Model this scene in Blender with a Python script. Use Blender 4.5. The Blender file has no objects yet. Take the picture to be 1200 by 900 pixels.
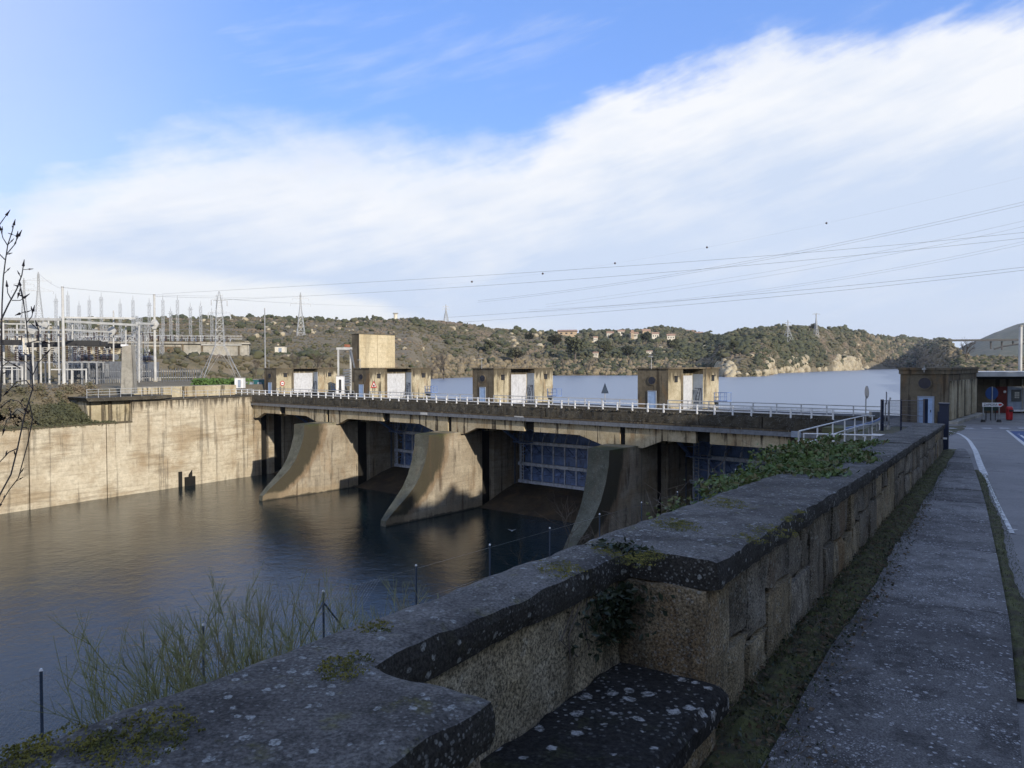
import bpy, bmesh, math, random
import numpy as np
from mathutils import Vector, Matrix, noise
random.seed(7); rng = np.random.default_rng(7)
S = bpy.context.scene
C = S.collection
PI = math.pi

# ------------------------------------------------------------------ camera, sky, sun
F = 870.0                      # focal length in pixels of a 1200 px wide picture
pitch, roll = math.atan(21/870.0), 0.0024
fw = Vector((0, math.cos(pitch), -math.sin(pitch)))
up0 = Vector((0, math.sin(pitch), math.cos(pitch)))
rt0 = Vector((1, 0, 0))
rt = (math.cos(roll)*rt0 - math.sin(roll)*up0)
up = (math.sin(roll)*rt0 + math.cos(roll)*up0)
cam_d = bpy.data.cameras.new('camera')
cam = bpy.data.objects.new('camera', cam_d); C.objects.link(cam)
cam_d.sensor_width = 36; cam_d.lens = F/1200*36; cam_d.clip_start = 0.05; cam_d.clip_end = 20000
cam.matrix_world = Matrix(((rt.x, up.x, -fw.x, 0), (rt.y, up.y, -fw.y, 0), (rt.z, up.z, -fw.z, 0), (0, 0, 0, 1)))
S.camera = cam
S.render.resolution_x = 1024; S.render.resolution_y = 768
S.view_settings.view_transform = 'Standard'; S.view_settings.look = 'None'
S.view_settings.exposure = 0.08; S.view_settings.gamma = 1.0

SUN_AZ = math.degrees(math.atan2(.582, -.815))     # clockwise from +Y: the sun stands to the right, a little behind the camera
SUN_EL = 20.0
sun_dir = Vector((math.sin(math.radians(SUN_AZ))*math.cos(math.radians(SUN_EL)),
                  math.cos(math.radians(SUN_AZ))*math.cos(math.radians(SUN_EL)), math.sin(math.radians(SUN_EL))))
sd = bpy.data.lights.new('sun', 'SUN'); sd.energy = 5.0; sd.angle = math.radians(0.6); sd.color = (1.0, 0.895, 0.75)
sun = bpy.data.objects.new('sun', sd); C.objects.link(sun)
sun.rotation_euler = sun_dir.to_track_quat('Z', 'Y').to_euler(); sun.location = (60, 0, 60)

def ray(px, py):
    a, b = (px-600)/F, -(py-450)/F
    v = fw + a*rt + b*up
    return v
def P(px, py, D):
    v = ray(px, py); return v*(D/v.y)
def hit_z(px, py, z):
    v = ray(px, py); return v*(z/v.z)

def azel(px, py):
    v = ray(px, py).normalized(); return math.atan2(v.x, v.y), math.asin(v.z)

class NT:
    def __init__(s, tree): s.t = tree; s.n = tree.nodes; s.l = tree.links
    def new(s, typ, **kw):
        n = s.n.new(typ)
        for k, v in kw.items(): setattr(n, k, v)
        return n
    def put(s, sock, v):
        if hasattr(v, 'is_output') or isinstance(v, bpy.types.NodeSocket): s.l.new(v, sock)
        elif isinstance(v, (tuple, list)) and len(v) == 3 and sock.type == 'RGBA': sock.default_value = (*v, 1)
        else: sock.default_value = v
    def math(s, op, a, b=0.0, c=None, clamp=False):
        n = s.new('ShaderNodeMath', operation=op); n.use_clamp = clamp
        s.put(n.inputs[0], a); s.put(n.inputs[1], b)
        if c is not None: s.put(n.inputs[2], c)
        return n.outputs[0]
    def pos(s): return s.new('ShaderNodeNewGeometry').outputs['Position']
    def obj(s): return s.new('ShaderNodeTexCoord').outputs['Object']
    def sep(s, v):
        n = s.new('ShaderNodeSeparateXYZ'); s.put(n.inputs[0], v); return n.outputs
    def comb(s, x, y, z):
        n = s.new('ShaderNodeCombineXYZ')
        for i, v in enumerate((x, y, z)): s.put(n.inputs[i], v)
        return n.outputs[0]
    def scale(s, v, k):
        n = s.new('ShaderNodeVectorMath', operation='MULTIPLY'); s.put(n.inputs[0], v); s.put(n.inputs[1], k); return n.outputs[0]
    def vadd(s, v, k):
        n = s.new('ShaderNodeVectorMath', operation='ADD'); s.put(n.inputs[0], v); s.put(n.inputs[1], k); return n.outputs[0]
    def noise(s, v, sc=1.0, det=4.0, rough=0.55, dist=0.0):
        n = s.new('ShaderNodeTexNoise'); s.put(n.inputs['Vector'], v)
        n.inputs['Scale'].default_value = sc; n.inputs['Detail'].default_value = det
        n.inputs['Roughness'].default_value = rough; n.inputs['Distortion'].default_value = dist
        return n.outputs['Fac']
    def voro(s, v, sc=1.0, feat='F1', out='Distance', rand=1.0):
        n = s.new('ShaderNodeTexVoronoi', feature=feat); s.put(n.inputs['Vector'], v)
        n.inputs['Scale'].default_value = sc; n.inputs['Randomness'].default_value = rand
        return n.outputs[out]
    def ss(s, v, a, b, lo=0.0, hi=1.0):
        n = s.new('ShaderNodeMapRange'); n.interpolation_type = 'SMOOTHSTEP'
        s.put(n.inputs['Value'], v); s.put(n.inputs['From Min'], a); s.put(n.inputs['From Max'], b)
        s.put(n.inputs['To Min'], lo); s.put(n.inputs['To Max'], hi); return n.outputs[0]
    def mix(s, f, a, b, mode='MIX'):
        n = s.new('ShaderNodeMix', data_type='RGBA', blend_type=mode)
        s.put(n.inputs[0], f); s.put(n.inputs[6], a); s.put(n.inputs[7], b); return n.outputs[2]
    def bump(s, h, st=0.3, d=0.02, nrm=None):
        n = s.new('ShaderNodeBump'); n.inputs['Strength'].default_value = st; n.inputs['Distance'].default_value = d
        s.put(n.inputs['Height'], h)
        if nrm is not None: s.put(n.inputs['Normal'], nrm)
        return n.outputs[0]

# ---- world: Nishita sky with a procedural cloud layer
w = bpy.data.worlds.new('World'); S.world = w; w.use_nodes = True
W = NT(w.node_tree); W.n.clear()
sky = W.new('ShaderNodeTexSky', sky_type='NISHITA'); sky.sun_disc = False
sky.sun_elevation = math.radians(SUN_EL); sky.sun_rotation = math.radians(SUN_AZ)
sky.air_density = 1.0; sky.dust_density = 0.4; sky.ozone_density = 2.2; sky.altitude = 600
hs = W.new('ShaderNodeHueSaturation'); hs.inputs['Hue'].default_value = 0.503; hs.inputs['Saturation'].default_value = 1.12; hs.inputs['Value'].default_value = 2.6
W.l.new(sky.outputs[0], hs.inputs['Color'])
skyc = W.mix(1.0, hs.outputs[0], (0.98, .885, 1.02), 'MULTIPLY')
skyc = W.mix(0.6, skyc, (1.75, 3.75, 9.0))
dirv = W.new('ShaderNodeTexCoord').outputs['Generated']
dx, dy, dz = W.sep(dirv)
el = W.math('ARCSINE', dz)
az = W.math('ARCTAN2', dx, dy)
def curve(pts, x, lo, hi, ylo, yhi):
    """a Float Curve through pts (x, y), scaled to the unit square"""
    n = W.new('ShaderNodeFloatCurve'); c = n.mapping.curves[0]
    q = sorted(((a-lo)/(hi-lo), (b-ylo)/(yhi-ylo)) for a, b in pts)
    c.points[0].location = q[0]; c.points[1].location = q[-1]
    for a, b in q[1:-1]: c.points.new(a, b)
    n.mapping.update()
    W.put(n.inputs['Value'], W.math('DIVIDE', W.math('SUBTRACT', x, lo), hi-lo))
    return W.math('MULTIPLY_ADD', n.outputs[0], yhi-ylo, ylo)
edge = [(0, 226), (40, 196), (100, 176), (220, 150), (400, 158), (525, 172), (600, 172), (645, 146), (690, 116), (720, 94), (770, 88), (825, 68), (880, 62),
        (900, 52), (990, 50), (1030, 43), (1100, 22), (1200, 6)]
ep = [azel(a, b) for a, b in edge]
ep = [(-PI, 0.40), (-1.4, .25), (-0.9, 0.20)] + ep + [(1.0, 0.60), (1.6, 0.85), (2.4, 0.80), (PI, 0.40)]
edge_el = curve(ep, az, -PI, PI, 0.0, 1.0)
# streaky noise fields on the cloud layer
flat = W.comb(W.math('MULTIPLY', az, 1.0), W.math('MULTIPLY', el, 2.2), 0.0)
n1 = W.noise(flat, 4.0, 6, 0.55, 0.3)
n2 = W.noise(W.comb(W.math('ADD', az, W.math('MULTIPLY', el, -0.8)), W.math('MULTIPLY', W.math('ADD', el, W.math('MULTIPLY', az, -0.25)), 5.0), 3.1), 5.0, 7, 0.6, 0.2)
n3 = W.noise(W.comb(az, W.math('MULTIPLY', el, 1.6), 7.7), 14.0, 6, 0.6, 0.1)
nn = W.math('ADD', W.math('MULTIPLY', W.math('SUBTRACT', n2, 0.5), 0.09), W.math('MULTIPLY', W.math('SUBTRACT', n3, 0.5), 0.07))
nn = W.math('ADD', nn, W.math('MULTIPLY', W.math('SUBTRACT', n1, 0.5), 0.07))
dist = W.math('ADD', W.math('SUBTRACT', edge_el, el), nn)
soft = W.ss(az, -0.2, 0.15, 0.075, 0.038)
mask = W.ss(dist, W.math('MULTIPLY', soft, -0.55), soft)
# thin veils above the bank
veil = W.ss(W.math('ADD', n2, W.math('MULTIPLY', n1, 0.6)), 0.78, 1.25)
veil = W.math('MULTIPLY', veil, W.ss(el, 0.25, 0.42, 0.15, 1.0))
veil_left = W.math('MULTIPLY', W.ss(az, -0.25, -0.75), 0.42)
mask = W.math('MAXIMUM', mask, W.math('MAXIMUM', W.math('MULTIPLY', veil, 0.5), veil_left))
# cloud tone: bright upper rim, bluish-grey belly, bright low bank over the left hills
depth = W.ss(dist, 0.02, 0.20)
tone = W.math('ADD', depth, W.math('MULTIPLY', W.math('SUBTRACT', n1, 0.5), 1.3))
tone = W.math('ADD', tone, W.math('MULTIPLY', W.math('SUBTRACT', n2, 0.5), 0.9))
tone = W.math('MULTIPLY_ADD', tone, 1.0, 0.0, clamp=True)
ccol = W.mix(tone, (9.3, 9.45, 9.7), (6.3, 7.3, 9.0))
low = [(0, 300), (60, 303), (140, 304), (250, 316), (330, 322), (400, 338), (440, 352), (520, 372), (700, 372), (900, 392), (1200, 400)]
lp = [(-PI, 0.05), (-0.9, 0.13)] + [azel(a, b) for a, b in low] + [(1.2, 0.02), (PI, 0.05)]
low_el = curve(lp, az, -PI, PI, 0.0, 1.0)
ld = W.math('ADD', W.math('SUBTRACT', low_el, el), W.math('MULTIPLY', W.math('SUBTRACT', n2, 0.5), 0.05))
lowm = W.ss(ld, -0.006, 0.022)
ccol0 = ccol
hz = W.ss(el, 0.10, 0.0)
ccol = W.mix(W.math('MULTIPLY', hz, 0.5), ccol, (7.2, 8.1, 9.4))
ccol = W.mix(W.math('MULTIPLY', W.math('MULTIPLY', lowm, W.ss(az, 0.15, -0.15)), 0.95), ccol, (9.5, 9.6, 9.5))
allc = W.mix(W.math('MULTIPLY', mask, 0.97), skyc, ccol)
bg = W.new('ShaderNodeBackground'); bg.inputs['Strength'].default_value = 0.1
W.put(bg.inputs['Color'], allc)
wo = W.new('ShaderNodeOutputWorld'); W.l.new(bg.outputs[0], wo.inputs[0])

# ------------------------------------------------------------------ frames of the place
def zg(s):                                   # height of the road surface along the wall
    if s < 21: return -1.6-0.031*s
    if s < 25:
        k = (s-21)/4; return -1.6-0.031*s - 0.028*4*k*k/2
    if s < 62: return -2.431-0.059*(s-25)+0.0
    if s < 67:
        k = (s-62)/5; return -4.614-0.059*5*(k-k*k/2)
    return -4.7615
Z_DECK = -4.82
def RD(s, t, z): return Vector((.543*s+.840*t, .840*s-.543*t, z))
def DM(v, u, z): return Vector((-41.8+.766*v+.6425*u, 125.4-.6425*v+.766*u, z))
def to_dm(x, y):
    a, b = x+41.8, y-125.4
    return a*.766-b*.6425, a*.6425+b*.766
DROT = math.atan2(-.6425, .766)
RROT = math.atan2(.840, .543)                # local x = along the road, local y = to the left of it
def ID(x, y, z): return Vector((x, y, z))

# ------------------------------------------------------------------ mesh helpers
class M:
    def __init__(s): s.v = []; s.f = []
    def box(s, a0, a1, b0, b1, c0, c1, fr=ID):
        k = len(s.v)
        for c in (c0, c1):
            for a, b in ((a0, b0), (a1, b0), (a1, b1), (a0, b1)): s.v.append(tuple(fr(a, b, c)))
        s.f += [(k, k+3, k+2, k+1), (k+4, k+5, k+6, k+7), (k, k+1, k+5, k+4), (k+1, k+2, k+6, k+5), (k+2, k+3, k+7, k+6), (k+3, k, k+4, k+7)]
        return s
    def cyl(s, p, q, r0, r1=None, n=8, cap=True):
        if r1 is None: r1 = r0
        p, q = Vector(p), Vector(q); d = q-p
        if d.length < 1e-6: return s
        a = d.orthogonal().normalized(); b = d.normalized().cross(a); k = len(s.v)
        for c, r in ((p, r0), (q, r1)):
            for i in range(n):
                t = 2*PI*i/n; s.v.append(tuple(c+r*(math.cos(t)*a+math.sin(t)*b)))
        for i in range(n): s.f.append((k+i, k+(i+1) % n, k+n+(i+1) % n, k+n+i))
        if cap: s.f += [tuple(range(k+n-1, k-1, -1)), tuple(range(k+n, k+2*n))]
        return s
    def tube(s, pts, r, n=5, taper=None):
        pts = [Vector(p) for p in pts]; k = len(s.v); N = len(pts)
        a = (pts[1]-pts[0]).orthogonal().normalized()
        for j, p in enumerate(pts):
            d = (pts[min(j+1, N-1)]-pts[max(j-1, 0)]).normalized()
            a = (a-d*a.dot(d)).normalized(); b = d.cross(a)
            rr = r if taper is None else r+(taper-r)*j/(N-1)
            for i in range(n):
                t = 2*PI*i/n; s.v.append(tuple(p+rr*(math.cos(t)*a+math.sin(t)*b)))
        for j in range(N-1):
            for i in range(n):
                s.f.append((k+j*n+i, k+j*n+(i+1) % n, k+(j+1)*n+(i+1) % n, k+(j+1)*n+i))
        s.f += [tuple(range(k+n-1, k-1, -1)), tuple(range(k+(N-1)*n, k+N*n))]
        return s
    def bar(s, p, q, w_, h_=None):               # square bar
        h_ = h_ or w_; p, q = Vector(p), Vector(q); d = (q-p).normalized()
        zax = Vector((0, 0, 1)); a = d.cross(zax)
        if a.length < 1e-3: a = Vector((1, 0, 0))
        a.normalize(); b = a.cross(d).normalized(); k = len(s.v)
        for c in (p, q):
            for i, j in ((-1, -1), (1, -1), (1, 1), (-1, 1)): s.v.append(tuple(c+a*(i*w_/2)+b*(j*h_/2)))
        s.f += [(k, k+3, k+2, k+1), (k+4, k+5, k+6, k+7), (k, k+1, k+5, k+4), (k+1, k+2, k+6, k+5), (k+2, k+3, k+7, k+6), (k+3, k, k+4, k+7)]
        return s
    def prism(s, poly, c0, c1, fr):              # poly of (a, b); fr(a, b, c)
        k = len(s.v); n = len(poly)
        for c in (c0, c1):
            for a, b in poly: s.v.append(tuple(fr(a, b, c)))
        s.f += [tuple(range(k+n-1, k-1, -1)), tuple(range(k+n, k+2*n))]
        for i in range(n): s.f.append((k+i, k+(i+1) % n, k+n+(i+1) % n, k+n+i))
        return s
    def grid(s, na, nb, fn):
        k = len(s.v)
        for i in range(na+1):
            for j in range(nb+1): s.v.append(tuple(fn(i/na, j/nb)))
        for i in range(na):
            for j in range(nb):
                a = k+i*(nb+1)+j; s.f.append((a, a+nb+1, a+nb+2, a+1))
        return s
    def quad(s, *p):
        k = len(s.v); s.v += [tuple(x) for x in p]; s.f.append(tuple(range(k, k+len(p)))); return s
    def rough(s, a0, a1, b0, b1, c0, c1, fr, step=0.08, amp=0.006, edge=0.02, seed=0, nf=9.0):
        """a block with divided, bumpy faces and worn edges"""
        na, nb, nc = [max(1, min(40, int(round(abs(x)/step)))) for x in (a1-a0, b1-b0, c1-c0)]
        idx = {}
        def vid(i, j, l):
            if (i, j, l) in idx: return idx[(i, j, l)]
            a, b, c = a0+(a1-a0)*i/na, b0+(b1-b0)*j/nb, c0+(c1-c0)*l/nc
            ext = [i in (0, na), j in (0, nb), l in (0, nc)]
            ca, cb, cc = (a0+a1)/2, (b0+b1)/2, (c0+c1)/2
            n_ = noise.noise(Vector((a*nf+seed, b*nf, c*nf)))
            e = edge*(0.6+0.8*abs(noise.noise(Vector((a*4+seed, b*4, c*4+9))))) if sum(ext) > 1 else 0
            o = amp*n_*2
            if ext[0]: a += math.copysign(1, a-ca)*(o-e)
            if ext[1]: b += math.copysign(1, b-cb)*(o-e)
            if ext[2]: c += math.copysign(1, c-cc)*(o-e)
            s.v.append(tuple(fr(a, b, c))); idx[(i, j, l)] = len(s.v)-1; return idx[(i, j, l)]
        for i in range(na):
            for j in range(nb):
                for l in (0, nc): s.f.append((vid(i, j, l), vid(i+1, j, l), vid(i+1, j+1, l), vid(i, j+1, l)))
        for i in range(na):
            for l in range(nc):
                for j in (0, nb): s.f.append((vid(i, j, l), vid(i+1, j, l), vid(i+1, j, l+1), vid(i, j, l+1)))
        for j in range(nb):
            for l in range(nc):
                for i in (0, na): s.f.append((vid(i, j, l), vid(i, j+1, l), vid(i, j+1, l+1), vid(i, j, l+1)))
        return s
    def mesh(s, name, mt, off=None, rotz=0.0, recalc=True, smooth=False):
        me = bpy.data.meshes.new(name)
        V = np.array(s.v, dtype=float).reshape(-1, 3)
        if off is not None:
            V = V-np.array(off)
            if rotz:
                c, sn = math.cos(-rotz), math.sin(-rotz)
                V = np.stack([c*V[:, 0]-sn*V[:, 1], sn*V[:, 0]+c*V[:, 1], V[:, 2]], 1)
        me.from_pydata(V.tolist(), [], s.f)
        if mt: me.materials.append(mt)
        if recalc:
            bm = bmesh.new(); bm.from_mesh(me); bmesh.ops.recalc_face_normals(bm, faces=bm.faces); bm.to_mesh(me); bm.free()
        if smooth:
            me.polygons.foreach_set('use_smooth', [True]*len(me.polygons))
        me.update(); return me

def thing(name, label, cat, loc, rotz=0.0, group=None):
    o = bpy.data.objects.new(name, None); C.objects.link(o); o.empty_display_size = 0.2
    o.location = loc; o.rotation_euler = (0, 0, rotz); o['label'] = label; o['category'] = cat
    if group: o['group'] = group
    return o
def root_xf(o):
    loc, r = Vector(o.location), o.rotation_euler.z
    p = o.parent
    while p is not None:
        c, sn = math.cos(p.rotation_euler.z), math.sin(p.rotation_euler.z)
        loc = Vector((c*loc.x-sn*loc.y, sn*loc.x+c*loc.y, loc.z))+Vector(p.location); r += p.rotation_euler.z; p = p.parent
    return loc, r
def part(m, name, mt, parent, world=False, recalc=True, smooth=False, label=None, kind=None):
    """link m as one part of parent; world=True: m is in world coordinates"""
    if world:
        loc, r = root_xf(parent); me = m.mesh(name, mt, loc, r, recalc, smooth)
    else: me = m.mesh(name, mt, None, 0, recalc, smooth)
    o = bpy.data.objects.new(name, me); C.objects.link(o); o.parent = parent
    if label: o['label'] = label
    if kind: o['kind'] = kind
    return o
def solo(m, name, mt, label=None, cat=None, group=None, kind=None, recalc=True, smooth=False):
    V = np.array(m.v); org = ((V[:, 0].min()+V[:, 0].max())/2, (V[:, 1].min()+V[:, 1].max())/2, V[:, 2].min())
    me = m.mesh(name, mt, org, 0, recalc, smooth)
    o = bpy.data.objects.new(name, me); C.objects.link(o); o.location = org
    if label: o['label'] = label
    if cat: o['category'] = cat
    if group: o['group'] = group
    if kind: o['kind'] = kind
    return o
def share(name, me, parent, loc=(0, 0, 0), rotz=0.0, scale=None):
    o = bpy.data.objects.new(name, me); C.objects.link(o); o.parent = parent; o.location = loc; o.rotation_euler = (0, 0, rotz)
    if scale: o.scale = scale
    return o
def dup(root, loc, rotz=None, label=None, scale=None):
    kids = {}
    for o in bpy.data.objects:
        if o.parent: kids.setdefault(o.parent.name, []).append(o)
    def cp(o, par):
        c = o.copy(); C.objects.link(c)
        if par: c.parent = par
        for ch in kids.get(o.name, []): cp(ch, c)
        return c
    r = cp(root, None); r.location = loc
    if rotz is not None: r.rotation_euler = (0, 0, rotz)
    if label: r['label'] = label
    if scale: r.scale = scale
    return r

# ------------------------------------------------------------------ materials
def newmat(name):
    m = bpy.data.materials.new(name); m.use_nodes = True; t = NT(m.node_tree); t.n.clear(); return m, t
def out(t, col, rough=0.8, nrm=None, metal=0.0, ior=None, spec=None, trans=None, alpha=None):
    b = t.new('ShaderNodeBsdfPrincipled'); t.put(b.inputs['Base Color'], col); t.put(b.inputs['Roughness'], rough)
    b.inputs['Metallic'].default_value = metal
    if nrm is not None: t.put(b.inputs['Normal'], nrm)
    if ior: b.inputs['IOR'].default_value = ior
    if spec is not None: b.inputs['Specular IOR Level'].default_value = spec
    o = t.new('ShaderNodeOutputMaterial'); t.l.new(b.outputs[0], o.inputs[0]); return b
def plain(name, c, rough=0.5, metal=0.0, vary=0.25, sc=3.0, dirt=None):
    m, t = newmat(name); p = t.pos()
    n = t.noise(p, sc, 5, 0.6)
    col = t.mix(t.ss(n, 0.3, 0.7), tuple(x*(1-vary) for x in c), tuple(min(1, x*(1+vary*.4)) for x in c))
    if dirt is not None:
        d = t.noise(t.scale(p, (2.0, 2.0, 0.5)), 1.7, 6, 0.65)
        col = t.mix(t.ss(d, 0.52, 0.70, 0, 0.75), col, dirt)
    out(t, col, rough, t.bump(t.noise(p, sc*9, 3), 0.12, 0.01), metal); return m
def concrete(name, c1, c2, dark=(.035, .03, .025), streak=0.5, rust=0.0, spots=0.0, moss=0.0, sc=1.0, boards=0.0, bump=0.3, fine=1.0, board_h=0.5, darken=0.0, spotcol=(.33, .34, .32), mosscol=(.09, .10, .02), top=None, pierstain=False, dents=False, blot=0.0, lay=0.0, grain=0.0, upright_dark=0.0):
    """weathered concrete or stone in world space; sc = 1 for surfaces metres away, larger close up"""
    m, t = newmat(name); p = t.pos()
    if dents: p = t.vadd(t.obj(), (3.0, 5.0, 1.0))
    big = t.noise(p, 0.35*sc, 6, 0.6)
    mid = t.noise(p, 2.2*sc, 6, 0.65)
    fin = t.noise(p, 26*sc*fine, 5, 0.7)
    col = t.mix(t.ss(big, 0.35, 0.65), c1, c2)
    col = t.mix(t.ss(mid, 0.30, 0.75, 0.0, 0.45), col, tuple(x*0.55 for x in c1))
    if lay:
        ly = t.noise(t.scale(p, (0.22, 0.22, 3.0)), 0.9, 6, 0.7); l2 = t.noise(t.scale(p, (0.5, 0.5, 1.2)), 0.22, 5, 0.6)
        col = t.mix(t.math('MULTIPLY', t.ss(ly, .46, .62), t.ss(l2, .40, .62, .25*lay, lay)), col, tuple(x*.38 for x in c1))
        col = t.mix(t.ss(l2, .53, .64, 0, .42), col, (.27, .19, .10))
    if blot:
        bl = t.noise(t.vadd(p, (2, 6, 8)), 1.1*sc, 7, 0.72); col = t.mix(t.ss(bl, .47, .60, 0, blot), col, tuple(x*.33 for x in c1))
    if rust:
        r = t.noise(t.scale(p, (1.0, 1.0, 0.35)), 0.55*sc, 5, 0.6)
        col = t.mix(t.ss(r, 0.52, 0.66, 0, rust), col, (.24, .135, .055))
    if streak:
        s1 = t.noise(t.scale(p, (1.0, 1.0, 0.05)), 1.3*sc, 5, 0.6)
        s2 = t.noise(t.vadd(p, (31, 7, 3)), 0.33*sc, 4, 0.6)
        k = t.math('ADD', t.ss(s1, 0.50, 0.68), t.math('MULTIPLY', t.math('SUBTRACT', s2, 0.55), 1.6))
        col = t.mix(t.ss(k, 0.08, 0.75, 0, streak), col, dark)
    if boards:
        z = t.sep(p)[2]
        fr = t.math('FRACT', t.math('DIVIDE', z, board_h))
        jn = t.math('MAXIMUM', t.ss(fr, 0.06, 0.0), t.ss(fr, 0.94, 1.0))
        jn = t.math('MULTIPLY', jn, t.ss(mid, 0.35, 0.65, 0.2, 1.0))
        col = t.mix(t.math('MULTIPLY', jn, boards), col, dark)
    if top:
        zo = t.sep(t.obj())[2]; dr = t.noise(t.scale(p, (1.0, 1.0, 0.12)), 2.2*sc, 5, 0.65)
        k2 = t.math('ADD', t.math('SUBTRACT', zo, top[0]), t.math('MULTIPLY', t.math('SUBTRACT', dr, 0.5), top[1]))
        col = t.mix(t.ss(k2, 0.0, top[2], 0, 0.85), col, dark)
    if pierstain:
        xo, yo, zo = t.sep(t.obj())
        kz = t.math('DIVIDE', t.math('SUBTRACT', 10.2, zo), 8.8, clamp=True)
        un = t.math('MULTIPLY_ADD', t.math('POWER', kz, 2.2), -6.3, -11.0)
        wv = t.math('MULTIPLY', t.math('SUBTRACT', t.noise(t.scale(p, (1, 1, .35)), 0.9, 6, 0.7), 0.5), 2.6)
        dd = t.math('ADD', t.math('SUBTRACT', yo, un), wv)
        col = t.mix(t.ss(dd, 3.9, 3.1, 0, .6), col, (.18, .115, .06))
        col = t.mix(t.ss(dd, 3.0, 2.1, 0, .93), col, (.045, .042, .028))
        tide = t.math('ADD', zo, t.math('MULTIPLY', wv, 0.25)); col = t.mix(t.ss(tide, 1.9, 1.5, 0, .5), col, (.30, .24, .16)); col = t.mix(t.ss(tide, 1.05, .85, 0, .85), col, (.04, .035, .025))
        mg = t.math('ADD', zo, wv); col = t.mix(t.ss(mg, 9.6, 10.8, 0, .75), col, (.055, .075, .02))
        pm = t.ss(t.noise(t.scale(p, (1, 1, .5)), .45, 4, .6), .45, .62)
        st = t.noise(t.scale(p, (1.0, 1.0, 0.05)), 1.1, 4, 0.6); col = t.mix(t.math('MULTIPLY', pm, t.ss(st, .56, .62, 0, .8)), col, (.085, .06, .04))
        st = t.noise(t.vadd(t.scale(p, (1.0, 1.0, 0.06)), (40, 3, 0)), 2.1, 5, 0.65); col = t.mix(t.math('MULTIPLY', pm, t.ss(st, .56, .66, 0, .85)), col, (.05, .042, .034))
    if moss:
        q = t.noise(t.vadd(p, (5, 9, 2)), 1.9*sc, 6, 0.7)
        col = t.mix(t.ss(q, 0.56, 0.70, 0, moss), col, mosscol)
    if upright_dark:      # near-black tone on the upright faces, broken up by noise
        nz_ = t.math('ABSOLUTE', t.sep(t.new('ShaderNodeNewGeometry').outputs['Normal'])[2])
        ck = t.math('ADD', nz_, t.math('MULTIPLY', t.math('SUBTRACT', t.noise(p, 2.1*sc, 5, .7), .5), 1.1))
        col = t.mix(t.ss(ck, .75, .45, 0, upright_dark), col, (.028, .026, .022))
    if spots:
        wob = t.noise(p, 14*sc, 3, .6); wob = t.scale(t.comb(wob, t.noise(t.vadd(p, (9, 9, 9)), 14*sc, 3, .6), wob), (.09/sc, .09/sc, .05/sc))
        v = t.voro(t.vadd(p, wob), 5.5*sc, 'F1')
        g = t.noise(t.vadd(p, (3, 3, 1)), 1.1*sc, 4)
        a = t.ss(t.math('ADD', v, t.math('MULTIPLY', t.math('SUBTRACT', g, .16), -0.60)), 0.035, -0.02)
        a = t.math('MULTIPLY', a, t.ss(fin, .25, .6, .35, 1.0))
        v2 = t.voro(t.vadd(p, t.scale(t.comb(mid, fin, mid), (0.05/sc, 0.05/sc, 0.05/sc))), 17*sc, 'F1')
        a2 = t.ss(t.math('ADD', v2, t.math('MULTIPLY', t.math('SUBTRACT', t.noise(t.vadd(p, (1, 8, 4)), .8*sc, 5, .65), .15), -0.75)), 0.06, -0.03)
        pn = t.ss(t.noise(t.vadd(p, (7, 2, 5)), .32*sc, 5, .6), .43, .6, .12, 1.0)
        col = t.mix(t.math('MULTIPLY', t.math('MAXIMUM', a, t.math('MULTIPLY', t.math('MULTIPLY', a2, 0.7), pn)), spots), col, spotcol)
    sp = t.ss(fin, 0.35, 0.65, 0.62-grain, 1.12+grain)
    col = t.mix(1.0, col, t.comb(sp, sp, sp), 'MULTIPLY')
    h = t.math('ADD', t.math('MULTIPLY', fin, 0.5), mid)
    out(t, col, 0.92, t.bump(h, bump, 0.05/sc), spec=0.25)
    return m

MT = {}
MT['wall_tan'] = concrete('wall_tan', (.53, .46, .34), (.66, .60, .47), streak=0.42, rust=0.2, boards=0.35, moss=0.0, board_h=0.62, lay=.5, top=(11.3, 6.5, 1.7), dark=(.05, .04, .03))
MT['pier'] = concrete('pier_concrete', (.33, .285, .215), (.45, .40, .31), streak=0.3, rust=0.3, boards=0.35, board_h=.62, moss=0.0, dark=(.035, .03, .025), pierstain=True, lay=.35)
MT['abutment'] = concrete('abutment_concrete', (.42, .36, .27), (.52, .46, .35), streak=0.5, rust=0.3, boards=0.3, lay=.4, dark=(.04, .035, .03))
MT['nose'] = concrete('nose_concrete', (.085, .088, .065), (.14, .14, .11), streak=0.3, rust=0.1, moss=0.5, spots=0.3, mosscol=(.05, .065, .025))
MT['hut'] = concrete('hut_concrete', (.40, .345, .23), (.57, .51, .37), streak=0.9, rust=0.4, dark=(.06, .05, .035), sc=1.5, top=(3.1, 4.2, .8))
MT['hut_dark'] = concrete('hut_dark_concrete', (.12, .10, .07), (.20, .17, .12), streak=0.8, rust=0.4, dark=(.045, .035, .025), sc=1.5)  # darker hut copy, downstream shade put into the colour; other dark parts share it
MT['beam'] = concrete('beam_concrete', (.46, .38, .24), (.58, .50, .35), streak=0.95, rust=0.5, dark=(.045, .034, .024), sc=1.7, top=(1.75, 2.8, .5))
MT['kerb_dark'] = concrete('kerb_mossy', (.055, .048, .036), (.10, .088, .065), streak=0.5, moss=0.35, spots=0.5, sc=1.6, mosscol=(.05, .055, .02))
MT['deck'] = concrete('deck_asphalt', (.07, .07, .072), (.10, .10, .10), streak=0, sc=1)
MT['apron'] = concrete('apron_concrete', (.045, .036, .026), (.08, .062, .042), streak=0.3, rust=0.15, moss=0.2)
MT['near_black'] = concrete('near_black_concrete', (.012, .012, .011), (.025, .023, .02), streak=0.2)  # near-black tone for grooves, beam gaps, outlets and recesses
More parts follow.
